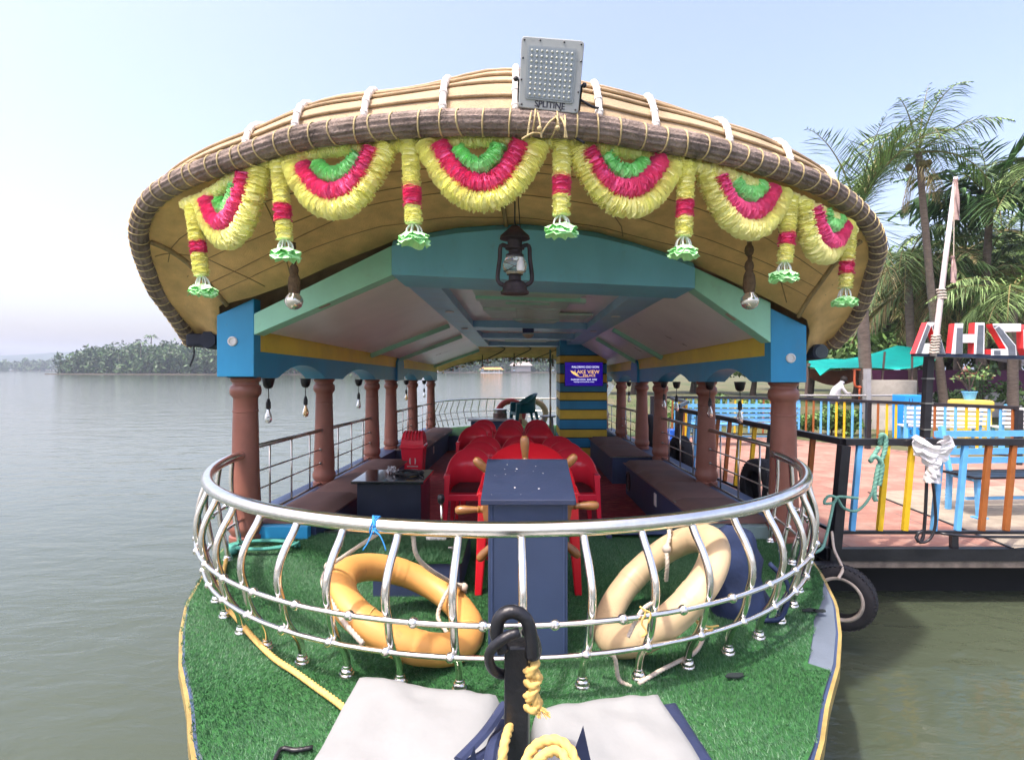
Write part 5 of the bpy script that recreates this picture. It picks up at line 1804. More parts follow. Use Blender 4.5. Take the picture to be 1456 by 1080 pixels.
def bushy(name, label, cat, base, h, w, mats, per=260, ncl=12, leaf=.09, trunk=True, group=None):
    t = thing(name, label, cat, base, group)
    base = Vector(base)
    cl = []
    for k in range(ncl):
        a = random.uniform(0, 6.28); rr = random.uniform(.1, .75) * w / 2
        z = h * random.uniform(.35 if trunk else .2, .85)
        cl.append(((rr * math.cos(a), rr * math.sin(a), z), (w * .26 * random.uniform(.6, 1.2), w * .26 * random.uniform(.6, 1.2), h * .17 * random.uniform(.6, 1.3))))
    V, F, mi = leaf_cloud(cl, per, leaf)
    raw_mesh('crown', V, F, mats, t, mi=mi)
    mb = MB()
    if trunk:
        mb.tube(smooth_curve([base, base + Vector((.03 * h, 0, h * .3)), base + Vector((-.02 * h, .02 * h, h * .7))], 10), [w * .035 * (1 - .07 * i) for i in range(10)], 8)
    for c, r in cl[::2]:
        p = base + Vector(c)
        mb.tube(smooth_curve([base + Vector((0, 0, h * (.25 if trunk else 0))), base.lerp(p, .5) + Vector((0, 0, .08 * h)), p], 7), [w * .014, w * .013, w * .012, w * .01, w * .008, w * .006, w * .003], 5)
    mb.build('trunk' if trunk else 'stems', BARKD, t)
    return t

def frond(mb, o, az, el, L, droop, leaf_l, nl=34, width=.018, mi=(0, 1, 2), hang=.45, twist=0):
    """a feather palm leaf: arching rachis with two rows of narrow leaflets"""
    P = []
    d = Vector((math.cos(az) * math.cos(el), math.sin(az) * math.cos(el), math.sin(el)))
    p = Vector(o)
    n = 14
    for i in range(n + 1):
        P.append(p.copy())
        p = p + d * (L / n)
        d = (d + Vector((0, 0, -droop / n * (1 + 1.2 * i / n)))).normalized()
    mb.m = 3
    mb.tube(P, [.03 * L / 3 * (1 - .93 * i / n) + .003 for i in range(n + 1)], 5, cap=False)
    T, N, B = frames(P)
    Q = resample(P, nl)
    for i in range(3, nl):
        f = i / (nl - 1)
        k = min(n - 1, int(f * n))
        t = T[k]; side = t.cross(Vector((0, 0, 1)))
        if side.length < .05: side = Vector((1, 0, 0))
        side.normalize()
        ll = leaf_l * (math.sin(min(1, .12 + f * 1.02) * math.pi) ** .6 * .9 + .12) * random.uniform(.85, 1.1)
        for s in (-1, 1):
            if random.random() < .05: continue
            dirn = (side * s * random.uniform(.75, 1.0) + t * random.uniform(.45, .8) + Vector((0, 0, random.uniform(-.25, .3) - hang * .5))).normalized()
            a = Q[i]
            m_ = a + dirn * ll * .5 + Vector((0, 0, -.03 * ll))
            e = a + dirn * ll + Vector((0, 0, -hang * ll * random.uniform(.3, .9)))
            w = dirn.cross(Vector((0, 0, 1)));
            if w.length < .05: w = t
            w = (w.normalized() + Vector((0, 0, random.uniform(-.5, .5)))).normalized() * width * L / 3
            mb.m = random.choice(mi)
            mb.add([a - w * .5, a + w * .5, m_ + w, m_ - w, e], [(0, 1, 2, 3), (3, 2, 4)])

def palm(label, base, top, r0, r1, fronds, leaf_l, mats=PALM, coconuts=0, name='coconut_palm', bend=.0, seed=0, L=3.0, drys=0, nl=36, hg=(.25, .6), droop=(.7, 1.6), width=.022, els=(-.3, 1.25), azs=None):
    random.seed(seed)
    base, top = Vector(base), Vector(top)
    t = thing(name, label, 'palm tree', base, 'palms on the bank behind the dock')
    mb = MB()
    md = base.lerp(top, .45) + Vector((bend, 0, 0))
    P = smooth_curve([base, md, top], 40)
    mb.tube(P, [(r0 + (r1 - r0) * (i / 39) ** .7) * (1 + .05 * (i % 2)) + (.3 * r0 * max(0, 1 - i / 4)) for i in range(40)], 12, jit=.04)
    mb.build('trunk', BARK, t, smooth=True)
    mb = MB()
    for k in range(fronds):
        az = 6.283 * k / fronds + random.uniform(-.3, .3) if azs is None else azs[k % len(azs)] + random.uniform(-.25, .25)
        el = random.uniform(*els)
        frond(mb, top + Vector((0, 0, random.uniform(-.1, .1))), az, el, L * random.uniform(.8, 1.1), random.uniform(*droop), leaf_l, nl=nl, width=width, hang=random.uniform(*hg))
    mb.build('crown', list(mats) + [M('frond_rib', (.2, .17, .06), rough=.6)], t)
    if drys:
        mb = MB()
        for k in range(drys):
            frond(mb, top + Vector((0, 0, -.2)), random.uniform(0, 6.28), random.uniform(-1.2, -.5), L * random.uniform(.5, .8), random.uniform(.8, 1.4), leaf_l * .6, nl=22, hang=.8)
        mb.build('dead_fronds', DRY + [M('frond_rib', ())], t)
    if coconuts:
        for k in range(coconuts):
            mb = MB(); a = random.uniform(0, 6.28); mb.ball(top + Vector((.25 * math.cos(a), .25 * math.sin(a), -.28 - random.uniform(0, .2))), .12, 10, 8)
            mb.build('coconut', M('coconut_husk', (.12, .1, .03), rough=.7, var=.4), t, smooth=True)
    return t

# ---------------------------------------------------------------- far shores
random.seed(11)
def headland(name, poly_far, z):
    mb = MB(); mb.prism(poly_far, lambda a, b_, d: Vector((a, b_, d)), WL - .5, z)
    tag(mb.build(name, M('bank_earth', (.1, .085, .06), rough=.95, var=.3, vs=.05)), kind='structure')
headland('headland_ground', [(-181, 214), (-150, 205), (-110, 196), (-60, 196), (-40, 215), (-40, 330), (-190, 330), (-183, 230)], WL + .35)
headland('far_shore_ground', [(-800, 470), (-150, 520), (-40, 290), (40, 285), (120, 300), (260, 420), (260, 600), (-800, 700)], WL + .4)
def wood(name, label, spots, hmin, hmax, per, leaf, mats, palms=0):
    V, F, mi = [], [], []
    k = 0
    cl = []
    for x, y, s in spots:
        h = random.uniform(hmin, hmax) * s
        w = h * random.uniform(.5, .8)
        for j in range(6):
            cl.append(((x + random.uniform(-.4, .4) * w, y + random.uniform(-.4, .4) * w, WL + .3 + h * random.uniform(.12, .85)), (w * .33, w * .33, h * .2)))
    V, F, mi = leaf_cloud(cl, per, leaf)
    o = raw_mesh(name, V, F, mats, mi=mi)
    tag(o, label, 'woodland', kind='stuff')
    if palms:
        mb = MB()
        for _ in range(palms):
            x, y, s = random.choice(spots)
            h = random.uniform(hmax * .8, hmax * 1.15) * s
            p = Vector((x, y - 2, WL + h))
            mb.m = 3; mb.tube([(x, y - 2, WL), p], .18, 5, cap=False)
            for q in range(11):
                a = q * .571 + random.uniform(-.2, .2); l = random.uniform(2.2, 3.2)
                d = Vector((math.cos(a), math.sin(a), 0)); e = random.uniform(.1, .9)
                w = Vector((-d.y, d.x, 0)) * .35
                m1 = p + d * l * .5 + Vector((0, 0, e)); m2 = p + d * l + Vector((0, 0, e - 1.3))
                mb.m = random.choice((0, 1, 2))
                mb.add([p, m1 + w + Vector((0, 0, -.3)), m1, m1 - w + Vector((0, 0, -.3)), m2], [(0, 1, 2), (0, 2, 3), (1, 4, 2), (2, 4, 3)])
        mb.build('palm_tops', list(mats) + [BARK], o, world=False)
sp = []
for k in range(120):
    f = k / 119
    x = -179 + 135 * f ; y0 = 214 - 18 * min(1, f * 1.6)
    for row in range(3):
        s = .5 + .55 * min(1, f * 9) if row == 0 else .75 + .3 * min(1, f * 6)
        sp.append((x + random.uniform(-1, 1) + (3 if f < .02 else 0), y0 + 3 + row * 8 + random.uniform(-2, 2), s * random.uniform(.75, 1.1)))
wood('headland_wood', 'wooded headland of palms and broad crowns across the lake behind the lake side post', sp, 8, 13, 34, .75, FAR, palms=14)
sp = [(-45 + 120 * random.random(), 292 + random.uniform(0, 26), random.uniform(.7, 1.1)) for _ in range(170)]
wood('far_shore_wood', 'hazy wood on the far shore seen through the boat past the stern eave', sp, 8, 13, 28, .9, FAR, palms=25)
sp = [(-760 + 570 * random.random(), 470 + random.uniform(0, 40), random.uniform(.7, 1.1)) for _ in range(300)]
wood('distant_wood', 'low distant wood along the lake at the far left below the hills', sp, 8, 12, 20, 1.2, FAR, palms=8)
# hills
mb = MB()
rows = []
for k in range(90):
    x = -1150 + k * 12.2
    h = 24 + 9 * math.sin(k * .09 + .7) + 5 * math.sin(k * .23) + 9 * math.exp(-((x + 640) / 160) ** 2)
    h *= 1 if x < -420 else max(.15, 1 - (x + 420) / 350)
    rows.append([Vector((x, 880, WL - 1)), Vector((x, 905, WL + h * .55)), Vector((x, 940, WL + h)), Vector((x, 1080, WL - 2))])
mb.grid(rows)
tag(mb.build('hills', M('hill_green', (.03, .055, .05), rough=.95, var=.3, vs=.03), smooth=True), kind='structure')
# little things on the far shore
t = thing('tour_boat', 'small far boat with orange roof moored at the opposite shore, seen under the stern eave', 'boat', W(699, 531, 283))
c = W(699, 531.5, 283)
mb = MB(); mb.grid([[c + Vector((x, -1.2, z)) for x in (-5.5, -4, 4, 5.5)] for z in (0, 1.0)]); mb.box(c.x - 5, c.x + 5, 282, 284, c.z, c.z + .8); mb.build('hull', WHITE, t)
mb = MB(); mb.hexa([(c.x - 6, 281, c.z + 2.2), (c.x + 6, 281, c.z + 2.2), (c.x + 6, 285, c.z + 2.2), (c.x - 6, 285, c.z + 2.2), (c.x - 4.5, 282, c.z + 3.3), (c.x + 4.5, 282, c.z + 3.3), (c.x + 4.5, 284, c.z + 3.3), (c.x - 4.5, 284, c.z + 3.3)]); mb.build('roof', M('orange_roof', (.6, .26, .06), rough=.6), t)
mb = MB()
for x in (-4, -1.3, 1.3, 4): mb.box(c.x + x - .1, c.x + x + .1, 281.9, 282.1, c.z + .8, c.z + 2.2)
mb.build('posts', WHITE, t)
t = thing('shore_house', 'pale far house among trees on the opposite shore', 'house', W(738, 528, 295))
c = W(738, 528, 290)
mb = MB(); mb.box(c.x - 4, c.x + 6, 290, 296, c.z, c.z + 3); mb.build('wall', M('shore_wall', (.3, .29, .28), rough=.8), t)
mb = MB(); mb.hexa([(c.x - 5, 289, c.z + 3), (c.x + 7, 289, c.z + 3), (c.x + 7, 297, c.z + 3), (c.x - 5, 297, c.z + 3), (c.x - 3, 293, c.z + 5), (c.x + 5, 293, c.z + 5), (c.x + 5, 293.2, c.z + 5), (c.x - 3, 293.2, c.z + 5)]); mb.build('roof', M('pale_roof', (.35, .3, .28), rough=.7), t)

# ---------------------------------------------------------------- bank on the right
bank = M('bank_grass', (.05, .12, .02), rough=.95, var=.4, vs=.5, col2=(.15, .12, .07), bump=.6, bs=12)
GZ = -.42
poly = [(2.4, 13.8), (6.4, 13.6), (9.2, 9.9), (30, 8.0), (120, 10), (160, 250), (60, 290), (28, 200), (12, 70), (4.5, 30), (2.6, 18)]
mb = MB(); mb.prism(poly, lambda a, b_, d: Vector((a, b_, d)), WL - .6, GZ)
tag(mb.build('bank_ground', bank), kind='structure')
# grass tufts on the bank
V, F, mi = turf('g', lambda x, y: (x > 3 + .12 * (y - 14)) & (y > 13.8 - .0 * x) & ((x < 6.6) | (y > 13.6 - (x - 6.4) * 1.2)), 3, 26, 11, 34, 60000, lambda x, y: x * 0 + GZ, L=.16)
gr = raw_mesh('bank_grass', V * 1.0, F, leaf_mats('grass', (.06, .13, .025)), mi=mi)
tag(gr, 'rough sunlit grass on the bank behind the dock', 'grass', kind='stuff')

# ================================================================== THE DOCK
DZ = -.32
dock = thing('floating_dock', 'floating dock floored with pink terracotta pavers beside the boat', 'dock', (5, 8, DZ))
pav = bpy.data.materials.new('terracotta_pavers'); pav.use_nodes = True
nt = pav.node_tree; b = nt.nodes['Principled BSDF']; b.inputs['Roughness'].default_value = .8
geo = nt.nodes.new('ShaderNodeNewGeometry')
mp = nt.nodes.new('ShaderNodeMapping'); mp.inputs['Scale'].default_value = (1, 1, 1); nt.links.new(geo.outputs['Position'], mp.inputs[0])
br = nt.nodes.new('ShaderNodeTexBrick'); br.inputs['Scale'].default_value = 1; br.inputs['Brick Width'].default_value = 1.2; br.inputs['Row Height'].default_value = .42; br.inputs['Mortar Size'].default_value = .009
br.inputs['Color1'].default_value = (.27, .125, .09, 1); br.inputs['Color2'].default_value = (.32, .16, .117, 1); br.inputs['Mortar'].default_value = (.16, .1, .08, 1)
nt.links.new(mp.outputs[0], br.inputs[0])
n = nt.nodes.new('ShaderNodeTexNoise'); n.inputs['Scale'].default_value = 3; n.inputs['Detail'].default_value = 7; n.inputs['Roughness'].default_value = .7; nt.links.new(geo.outputs['Position'], n.inputs[0])
mx = nt.nodes.new('ShaderNodeMix'); mx.data_type = 'RGBA'; mx.inputs['B'].default_value = (.42, .33, .25, 1)
rr = nt.nodes.new('ShaderNodeMapRange'); rr.inputs['From Min'].default_value = .45; rr.inputs['From Max'].default_value = .72; rr.inputs['To Max'].default_value = .6
nt.links.new(n.outputs[0], rr.inputs[0]); nt.links.new(rr.outputs[0], mx.inputs['Factor']); nt.links.new(br.outputs[0], mx.inputs['A']); nt.links.new(mx.outputs['Result'], b.inputs['Base Color'])
DP = [(2.82, 5.12), (9.5, 5.12), (9.5, 9.3), (8.6, 9.8), (6.1, 13.2), (2.5, 13.5), (2.5, 9.0)]
mb = MB(); mb.prism(DP, lambda a, b_, d: Vector((a, b_, d)), DZ - .1, DZ)
mb.build('paver_floor', pav, dock)
mb = MB()
mb.box(2.79, 9.5, 5.06, 5.13, DZ - .11, DZ - .0)
mb.bar((2.8, 5.1, DZ - .06), (2.46, 9.0, DZ - .06), .06, .11)
mb.build('edge_beam', BLACK, dock)
mb = MB(); mb.box(2.83, 9.5, 5.08, 5.4, DZ - .175, DZ - .112)
mb.build('concrete_edge', M('stained_concrete', (.2, .17, .14), rough=.9, var=.4, vs=8, dirt=.5, bump=.4, bs=30), dock)
mb = MB()
for x, y in ((3.2, 5.7), (6, 5.7), (3.2, 8), (6, 8), (3.2, 11), (6, 11), (8.5, 6.5)):
    mb = MB(); mb.lathe([(.45, -.0), (.45, -.9)], (x + .3, y + .3, DZ - .18), 20); mb.build('pontoon_float', BLACK, dock)
mb = MB(); mb.box(2.9, 9.5, 5.45, 5.6, WL - .3, DZ - .18); mb.bar((2.9, 5.5, -.62), (2.65, 9, -.62), .12, .5); mb.build('underdock_shade', M('underdock_shade_black', (.008, .009, .01), rough=.8), dock)  # black box and bar added to stand in for the shade under the dock
mb = MB()
pal = W(1265, 700, 6.1); 
mb.add([W(1265, 705, 6.9), W(1480, 806, 4.9), W(1480, 745, 5.9), W(1420, 690, 7.5)], [(0, 1, 2, 3)])
# pale cement patch on the floor
c0, c1, c2, c3 = dk(1235, 700, DZ), dk(1440, 780, DZ), dk(1560, 765, DZ), dk(1440, 690, DZ)
mb = MB(); mb.add([p + Vector((0, 0, .004)) for p in (c0, c1, c2, c3)], [(0, 1, 2, 3)])
mb.build('cement_patch', M('cement', (.29, .25, .19), rough=.9, var=.2, vs=6, dirt=.3), dock)
mb = MB(); mb.bar(c0 + Vector((0, 0, .006)), c1 + Vector((0, 0, .006)), .025, .01); mb.build('floor_joint', BLACK, dock)

PBLUE = M('sky_blue_enamel', (.13, .42, .75), rough=.35, var=.12, vs=8, dirt=.15)
PYEL = M('yellow_enamel', (.7, .46, .02), rough=.35, var=.12, vs=8, dirt=.15)
PBRN = M('brown_enamel', (.3, .1, .025), rough=.35, var=.2, vs=8, dirt=.1)
PBLK = M('black_enamel', (.018, .018, .022), rough=.35, var=.3, vs=8, dirt=.2)
LEAN = .09
def fence(label, base, seq, spacing=None, us=None, lean=LEAN, h=(.14, .957), name='dock_fence', posts=(), zf=DZ, w=.045):
    P = [Vector(p) for p in base]
    t = thing(name, label, 'fence', P[0].lerp(P[-1], .5), 'fences round the dock')
    def up(p, z): return Vector((p.x + lean * z, p.y, zf + z))
    L = length(P)
    tot = []
    for a, b_ in zip(P, P[1:]):
        fr = MB(); fr.bar(up(a, h[1]), up(b_, h[1]), .06, .06); fr.build('top_rail', PBLK, t, bevel=.004)
        fr = MB(); fr.bar(up(a, h[0]), up(b_, h[0]), .035, .03); fr.build('bottom_rail', PBLK, t, bevel=.004)
    def at(s):
        q = 0
        for a, b_ in zip(P, P[1:]):
            l = (b_ - a).length
            if s <= q + l + 1e-6: return a.lerp(b_, (s - q) / l)
            q += l
        return P[-1]
    for s in posts:
        p = at(s); mb = MB(); mb.bar(up(p, -.02), up(p, h[1] - .03), .085, .085, up=(0, 1, 0)); mb.build('post', PBLK, t, bevel=.004)
    for s, c in seq:
        p = at(s); mb = MB()
        mb.bar(up(p, h[0] + .015), up(p, h[1] - .03), w, w * .9, up=(0, 1, 0))
        mb.build('baluster', {'b': PBLUE, 'y': PYEL, 'n': PBRN, 'k': PBLK}[c], t, bevel=.003)
    return t
x0f = W(1187, 0, 5.1).x
seq = [((u - 1187) * 5.1 / 800, c) for u, c in ((1209, 'b'), (1248, 'y'), (1284, 'y'), (1325, 'b'), (1359, 'b'), (1393, 'n'), (1428, 'n'), (1466, 'y'), (1503, 'y'), (1540, 'b'), (1578, 'b'))]
f1 = fence('front dock fence of black rails with blue, yellow and brown bars facing the bow', [(x0f, 5.1, DZ), (x0f + 3.6, 5.1, DZ)], seq, posts=(0, 3.4))
mb = MB(); p = Vector((W(1356, 0, 5.1).x, 5.1, DZ)); mb.box(p.x - .03, p.x + .03, 5.08, 5.12, DZ, DZ + .13); mb.build('foot', PBLK, f1)
sd = [.45, 1.25, 1.6, 1.95, 2.25, 2.6, 2.95, 3.3, 3.6]
fence('side dock fence running along the boat with coloured bars', [(x0f, 5.12, DZ), (2.5, 9.2, DZ)], list(zip(sd, 'nkyynnkbb')), posts=(4.0,))
P0 = Vector((3.0, 13.1, DZ)); P1 = Vector((6.1, 12.7, DZ)); P2 = Vector((8.4, 9.5, DZ))
seq = []
s = .2; i = 0
cyc = 'bbyybbnnyybbnn'
L1 = (P1 - P0).length; L2 = (P2 - P1).length
while s < L1 + L2:
    seq.append((s, cyc[(i + 5) % 14])); i += 1
    s += .155 if s < L1 else .16
fence('long far dock fence with many thin coloured bars in front of the lawn', [P0, P1, P2], seq, posts=(.05, L1 + 1.6, L1 + L2), lean=.02, w=.035)
# return rail by the gangway gap
fence('short dock fence piece at the gangway gap beside the boat', [(2.75, 9.9, DZ), (3.3, 11.2, DZ), (3.35, 12.6, DZ)], [(.2, 'n'), (.5, 'y'), (.8, 'n'), (1.2, 'y'), (1.6, 'b'), (2.0, 'y'), (2.4, 'b')], posts=(0,), lean=.03)

# sign beam with letters, its pole and the flag mast
pole_b = W(1315, 622, 5.16); 
sg = thing('sign_gantry', 'black pole and beam carrying the red edged sign letters above the dock fence', 'sign gantry', pole_b)
ptop = W(1321, 505, 5.16)
mb = MB(); mb.bar(pole_b, ptop, .062, .062, up=(0, 1, 0)); mb.build('pole', PBLK, sg, bevel=.004)
mb = MB(); a, b_ = W(1299, 503.5, 5.1), W(1640, 514, 5.1)
mb.bar(a, b_, .07, .035); mb.build('beam', M('sign_beam_blue', (.02, .035, .07), rough=.4, var=.3), sg, bevel=.003)
mb = MB()
for v in (540, 575, 612):
    c = pole_b.lerp(ptop, (W(0, v - 2, 5.16).z - pole_b.z) / (ptop.z - pole_b.z)); mb = MB(); mb.box(c.x - .037, c.x + .037, c.y - .037, c.y + .037, c.z - .006, c.z + .006); mb.build('tie_band', STEEL2, sg)
LRED = M('letter_red', (.8, .06, .06), rough=.35, var=.08); LWH = M('letter_white', (.82, .85, .88), rough=.45, var=.05); LGR = M('letter_grey', (.13, .15, .18), rough=.6, var=.2, vs=12)
LD = 5.06
def lett(label, outer, holes, grey):
    c = W(outer[0][0], outer[0][1], LD)
    t = thing('sign_letter', label, 'letter', c, 'block letters on the dock sign')
    def fn(u, v, d):
        p = W(u, v, LD); return Vector((p.x, p.y + d, p.z))
    for polys, nm, mat_, d0, d1 in ((outer if isinstance(outer[0][0], (list, tuple)) else [outer], 'red_return', LRED, .004, .085), (outer if isinstance(outer[0][0], (list, tuple)) else [outer], 'white_face', LWH, -.0, .0035)):
        mb = MB()
        for p_ in polys: mb.prism(p_, fn, d0, d1)
        mb.build(nm, mat_, t)
    if grey:
        mb = MB()
        for p_ in grey: mb.prism(p_, fn, -.006, -.001)
        mb.build('grey_panel', LGR, t)
    return t
def lett_multi(label, polys, grey):
    c = W(polys[0][0][0], polys[0][0][1], LD)
    t = thing('sign_letter', label, 'letter', c, 'block letters on the dock sign')
    def fn(u, v, d):
        p = W(u, v, LD); return Vector((p.x, p.y + d, p.z))
    for nm, mat_, d0, d1 in (('red_return', LRED, .004, .075), ('white_face', LWH, 0, .0035)):
        mb = MB()
        for p_ in polys: mb.prism(p_, fn, d0, d1)
        mb.build(nm, mat_, t)
    mb = MB()
    for p_ in grey: mb.prism(p_, fn, -.006, -.001)
    if grey: mb.build('grey_panel', LGR, t)
lett_multi('red edged block letter A on the sign beam, crossed by the white mast',
           [[(1302, 502.5), (1319, 458), (1324.5, 462), (1313, 492), (1312, 502.5)], [(1319, 458), (1331, 458), (1344.5, 503), (1335.5, 503), (1324.5, 462)], [(1312, 502.5), (1314, 488), (1330.5, 488), (1335.5, 503)]],
           [[(1303, 502), (1318.5, 461), (1322, 464), (1309.5, 502)], [(1325.5, 464), (1329.5, 460), (1343.5, 502.5), (1336.5, 502.5)]])
lett_multi('red edged block letter H on the sign beam, between the other letters',
           [[(1353, 503), (1358, 459.5), (1369.5, 459.5), (1368.5, 503)], [(1369, 475), (1385.5, 475), (1385.5, 487), (1369, 487)], [(1385, 503), (1387, 458.5), (1400, 458.5), (1399.5, 503.5)]],
           [[(1358.5, 502.5), (1360.5, 466), (1368.5, 466), (1367.5, 502.5)], [(1388, 503), (1390.5, 462), (1398, 462), (1397, 503)]])
lett_multi('reversed block letter S like a Z on the sign beam, right of the H',
           [[(1411.5, 460), (1452, 460), (1451.5, 471), (1427, 471.5), (1421, 463), (1413, 466)], [(1412, 463), (1421, 463), (1444.5, 491), (1445.5, 505), (1431, 505), (1431, 496)], [(1409.5, 496), (1431, 496), (1431, 505), (1409.5, 505)]],
           [[(1415, 467), (1420, 464), (1443, 492), (1443.5, 504.5), (1434, 504.5), (1433, 494)], [(1413, 498), (1422, 498), (1422, 504), (1413, 504)]])
lett_multi('red edged block letter cut off at the right end of the sign beam', [[(1460, 505), (1456, 495), (1455.5, 470), (1460, 461), (1490, 461), (1490, 505)]], [])
fm = thing('flag_mast', 'white leaning mast tied to the sign beam with limp pink cloths', 'flagpole', W(1320, 500, 5.02))
mb = MB(); mb.tube([W(1327, 506, 5.02), W(1331, 480, 5.02), W(1344, 370, 5.02), W(1359, 252, 5.02)], [.026, .025, .021, .017], 12); mb.build('mast', M('white_pole_paint', (.6, .53, .5), rough=.5, var=.15, vs=20, dirt=.2), fm, smooth=True)
mb = MB()
for k in range(7):
    c = W(1331 - .4 * k, 478 + 4 * k, 5.02); mb.tube([c + Vector((.034 * math.cos(j * .63), .034 * math.sin(j * .63), .004 * (j % 3))) for j in range(10)], .007, 6, closed=True)
for k in range(4):
    c = W(1338 + .6 * k, 412 + 4 * k, 5.02); mb.tube([c + Vector((.03 * math.cos(j * .63), .03 * math.sin(j * .63), 0)) for j in range(10)], .009, 6, closed=True)
mb.build('binding', M('grubby_cloth', (.5, .45, .38), rough=.9, var=.3, vs=20), fm)
for u0, v0, v1, w_ in ((1358, 255, 312, .03), (1354, 364, 402, .026)):
    rows = []
    for k in range(12):
        v = v0 + (v1 - v0) * k / 11
        c = W(u0 + 3 * k / 11, v, 5.0)
        rows.append([c + Vector((w_ * (k / 11 * .6 + .4) * math.sin(j * .9), .02 * math.cos(j * 1.7 + k * .3), random.uniform(-.01, .01))) for j in range(8)])
    mb = MB(); mb.grid(rows)
    mb.build('cloth', M('faded_pink_cloth', (.42, .3, .28), rough=.9, var=.3, vs=10), fm, smooth=True)
mb = MB(); mb.tube([W(1357, 258, 5.0), W(1356, 365, 5.0)], .004, 5); mb.build('halyard', ROPEW, fm)

# bagged plug with hanging cables on the fence
pg = thing('bagged_socket', 'clear plastic bag tied round a socket with black cables hanging on the dock fence', 'plastic bag', W(1325, 650, 5.04))
mb = MB()
c = W(1326, 655, 5.03)
rows = []
for k in range(15):
    f = k / 14; z = .19 - .38 * f
    w_ = (.17 if f < .3 else .17 - .12 * (f - .3) / .3 if f < .6 else .055 + .05 * (f - .6)) 
    rows.append([c + Vector((w_ * math.cos(a) * random.uniform(.8, 1.15) + .03 * (1 - f) * random.uniform(-1, 1), .05 * math.sin(a) * random.uniform(.7, 1.3), z * (1 + (.5 * abs(math.cos(a)) - .3) * (f < .25)) + random.uniform(-.012, .012))) for a in [j * .45 for j in range(14)]])
mb.grid(rows, closed=True)
mb.build('clear_bag', M('milky_plastic', (.75, .74, .75), rough=.18, trans=.25, var=.1, vs=20, bump=.5, bs=40), pg)
mb = MB()
mb.tube(smooth_curve([W(1318, 640, 5.05), W(1317, 700, 5.05), W(1313, 760, 5.06), W(1306, 770, 5.03), W(1303, 760, 5.03), W(1312, 754, 5.03)], 24), .014, 8)
mb.tube(smooth_curve([W(1324, 670, 5.03), W(1329, 710, 5.02), W(1330, 745, 5.02), W(1322, 766, 5.02), W(1308, 771, 5.02), W(1302, 763, 5.02)], 24), .012, 8)
mb.tube(smooth_curve([W(1338, 758, 5.03), W(1380, 762, 5.03), W(1460, 763, 5.03)], 10), .012, 6)
mb.build('cable', PBLK, pg, smooth=True)
# green rope on the corner
mb = MB()
mb.rope(smooth_curve([W(1251, 632, 5.05), W(1253, 618, 5.02), W(1259, 622, 5.02), W(1258, 640, 5.02), W(1248, 668, 5.0), W(1243, 700, 5.0), W(1245, 712, 5.0)]), .02)
mb.rope(smooth_curve([W(1250, 635, 5.0), W(1238, 655, 5.0), W(1243, 648, 4.99), W(1254, 660, 4.99), W(1250, 690, 5.0)]), .02)
mb.rope(smooth_curve([W(1248, 660, 5.0), W(1240, 700, 5.0), W(1220, 725, 5.0), W(1200, 722, 4.98), W(1190, 708, 4.97), W(1178, 705, 4.97), W(1172, 715, 4.97), W(1186, 714, 4.96), W(1192, 706, 4.96), W(1220, 708, 4.96)]), .012)
mb.rope(smooth_curve([W(1186, 712, 4.96), W(1180, 740, 4.9), W(1174, 765, 4.8), W(1168, 780, 4.6), W(1150, 787, 4.35), W(1140, 782, 4.2)]), .012)
tag(mb.build('green_mooring_rope', ROPEG, None, smooth=True, org=W(1200, 708, 4.97)), 'faded green mooring rope knotted on the dock fence corner', 'rope')

# tyres
def tyre(label, c, axis, Ro, w, group='tyre fenders between boat and dock', white=False):
    c = Vector(c); axis = Vector(axis).normalized()
    t = thing('tyre_fender', label, 'tyre', c, group)
    q = Vector((0, 0, 1)).rotation_difference(axis).to_matrix()
    mb = MB()
    pr = [(Ro * .6, -w * .42), (Ro * .72, -w * .5), (Ro * .88, -w * .47), (Ro * .96, -w * .36), (Ro, -w * .2), (Ro, w * .2), (Ro * .96, w * .36), (Ro * .88, w * .47), (Ro * .72, w * .5), (Ro * .6, w * .42), (Ro * .58, w * .3), (Ro * .86, w * .2), (Ro * .9, 0), (Ro * .86, -w * .2), (Ro * .58, -w * .3), (Ro * .6, -w * .42)]
    mb.lathe(pr, c, 48, q, cap=False)
    mb.build('tyre_body', RUBBER, t, smooth='auto')
    mb = MB()
    for k in range(44):
        a = 6.283 * k / 44
        for s in (-1, 1):
            p0 = q @ Vector((math.cos(a) * Ro * .985, math.sin(a) * Ro * .985, s * w * .1)) + c
            p1 = q @ Vector((math.cos(a + .05) * Ro * .96, math.sin(a + .05) * Ro * .96, s * w * .37)) + c
            mb.bar(p0, p1, .018, .016, up=(p0 - c).normalized())
    mb.build('tread', RUBBER, t)
    if white:
        mb = MB(); mb.lathe([(Ro * .6, w * .43), (Ro * .7, w * .508), (Ro * .61, w * .5), (Ro * .58, w * .4)], c, 48, q, cap=False); mb.build('worn_bead', M('dirty_white_rubber', (.42, .38, .32), rough=.8, var=.25, vs=9, dirt=.4), t, smooth=True)
    return t
tyre('large tyre fender with pale worn bead hanging at the dock corner over the water', W(1196, 848, 4.25), (-.62, -.78, .06), .235, .16, white=True)
tyre('dark tyre fender behind the front right column', (2.46, 5.75, .08), (-1, -.12, 0), .3, .2)
tyre('dark tyre fender seen through the side railing after the second right column', (2.42, 8.5, -.02), (-1, -.1, 0), .31, .2)
tyre('farthest dark tyre fender, half hidden by the third right column', (2.4, 10.4, .1), (-1, -.1, 0), .36, .22)
mb = MB(); c = W(1200, 800, 4.35)
mb.rope(smooth_curve([W(1183, 756, 4.9), W(1186, 780, 4.6), W(1195, 800, 4.3), W(1198, 810, 4.2), W(1192, 822, 4.12)]), .011)
tag(mb.build('tyre_rope', ROPEW, None, smooth=True, org=c), 'pale rope from the dock corner holding the large tyre', 'rope')
mb = MB()
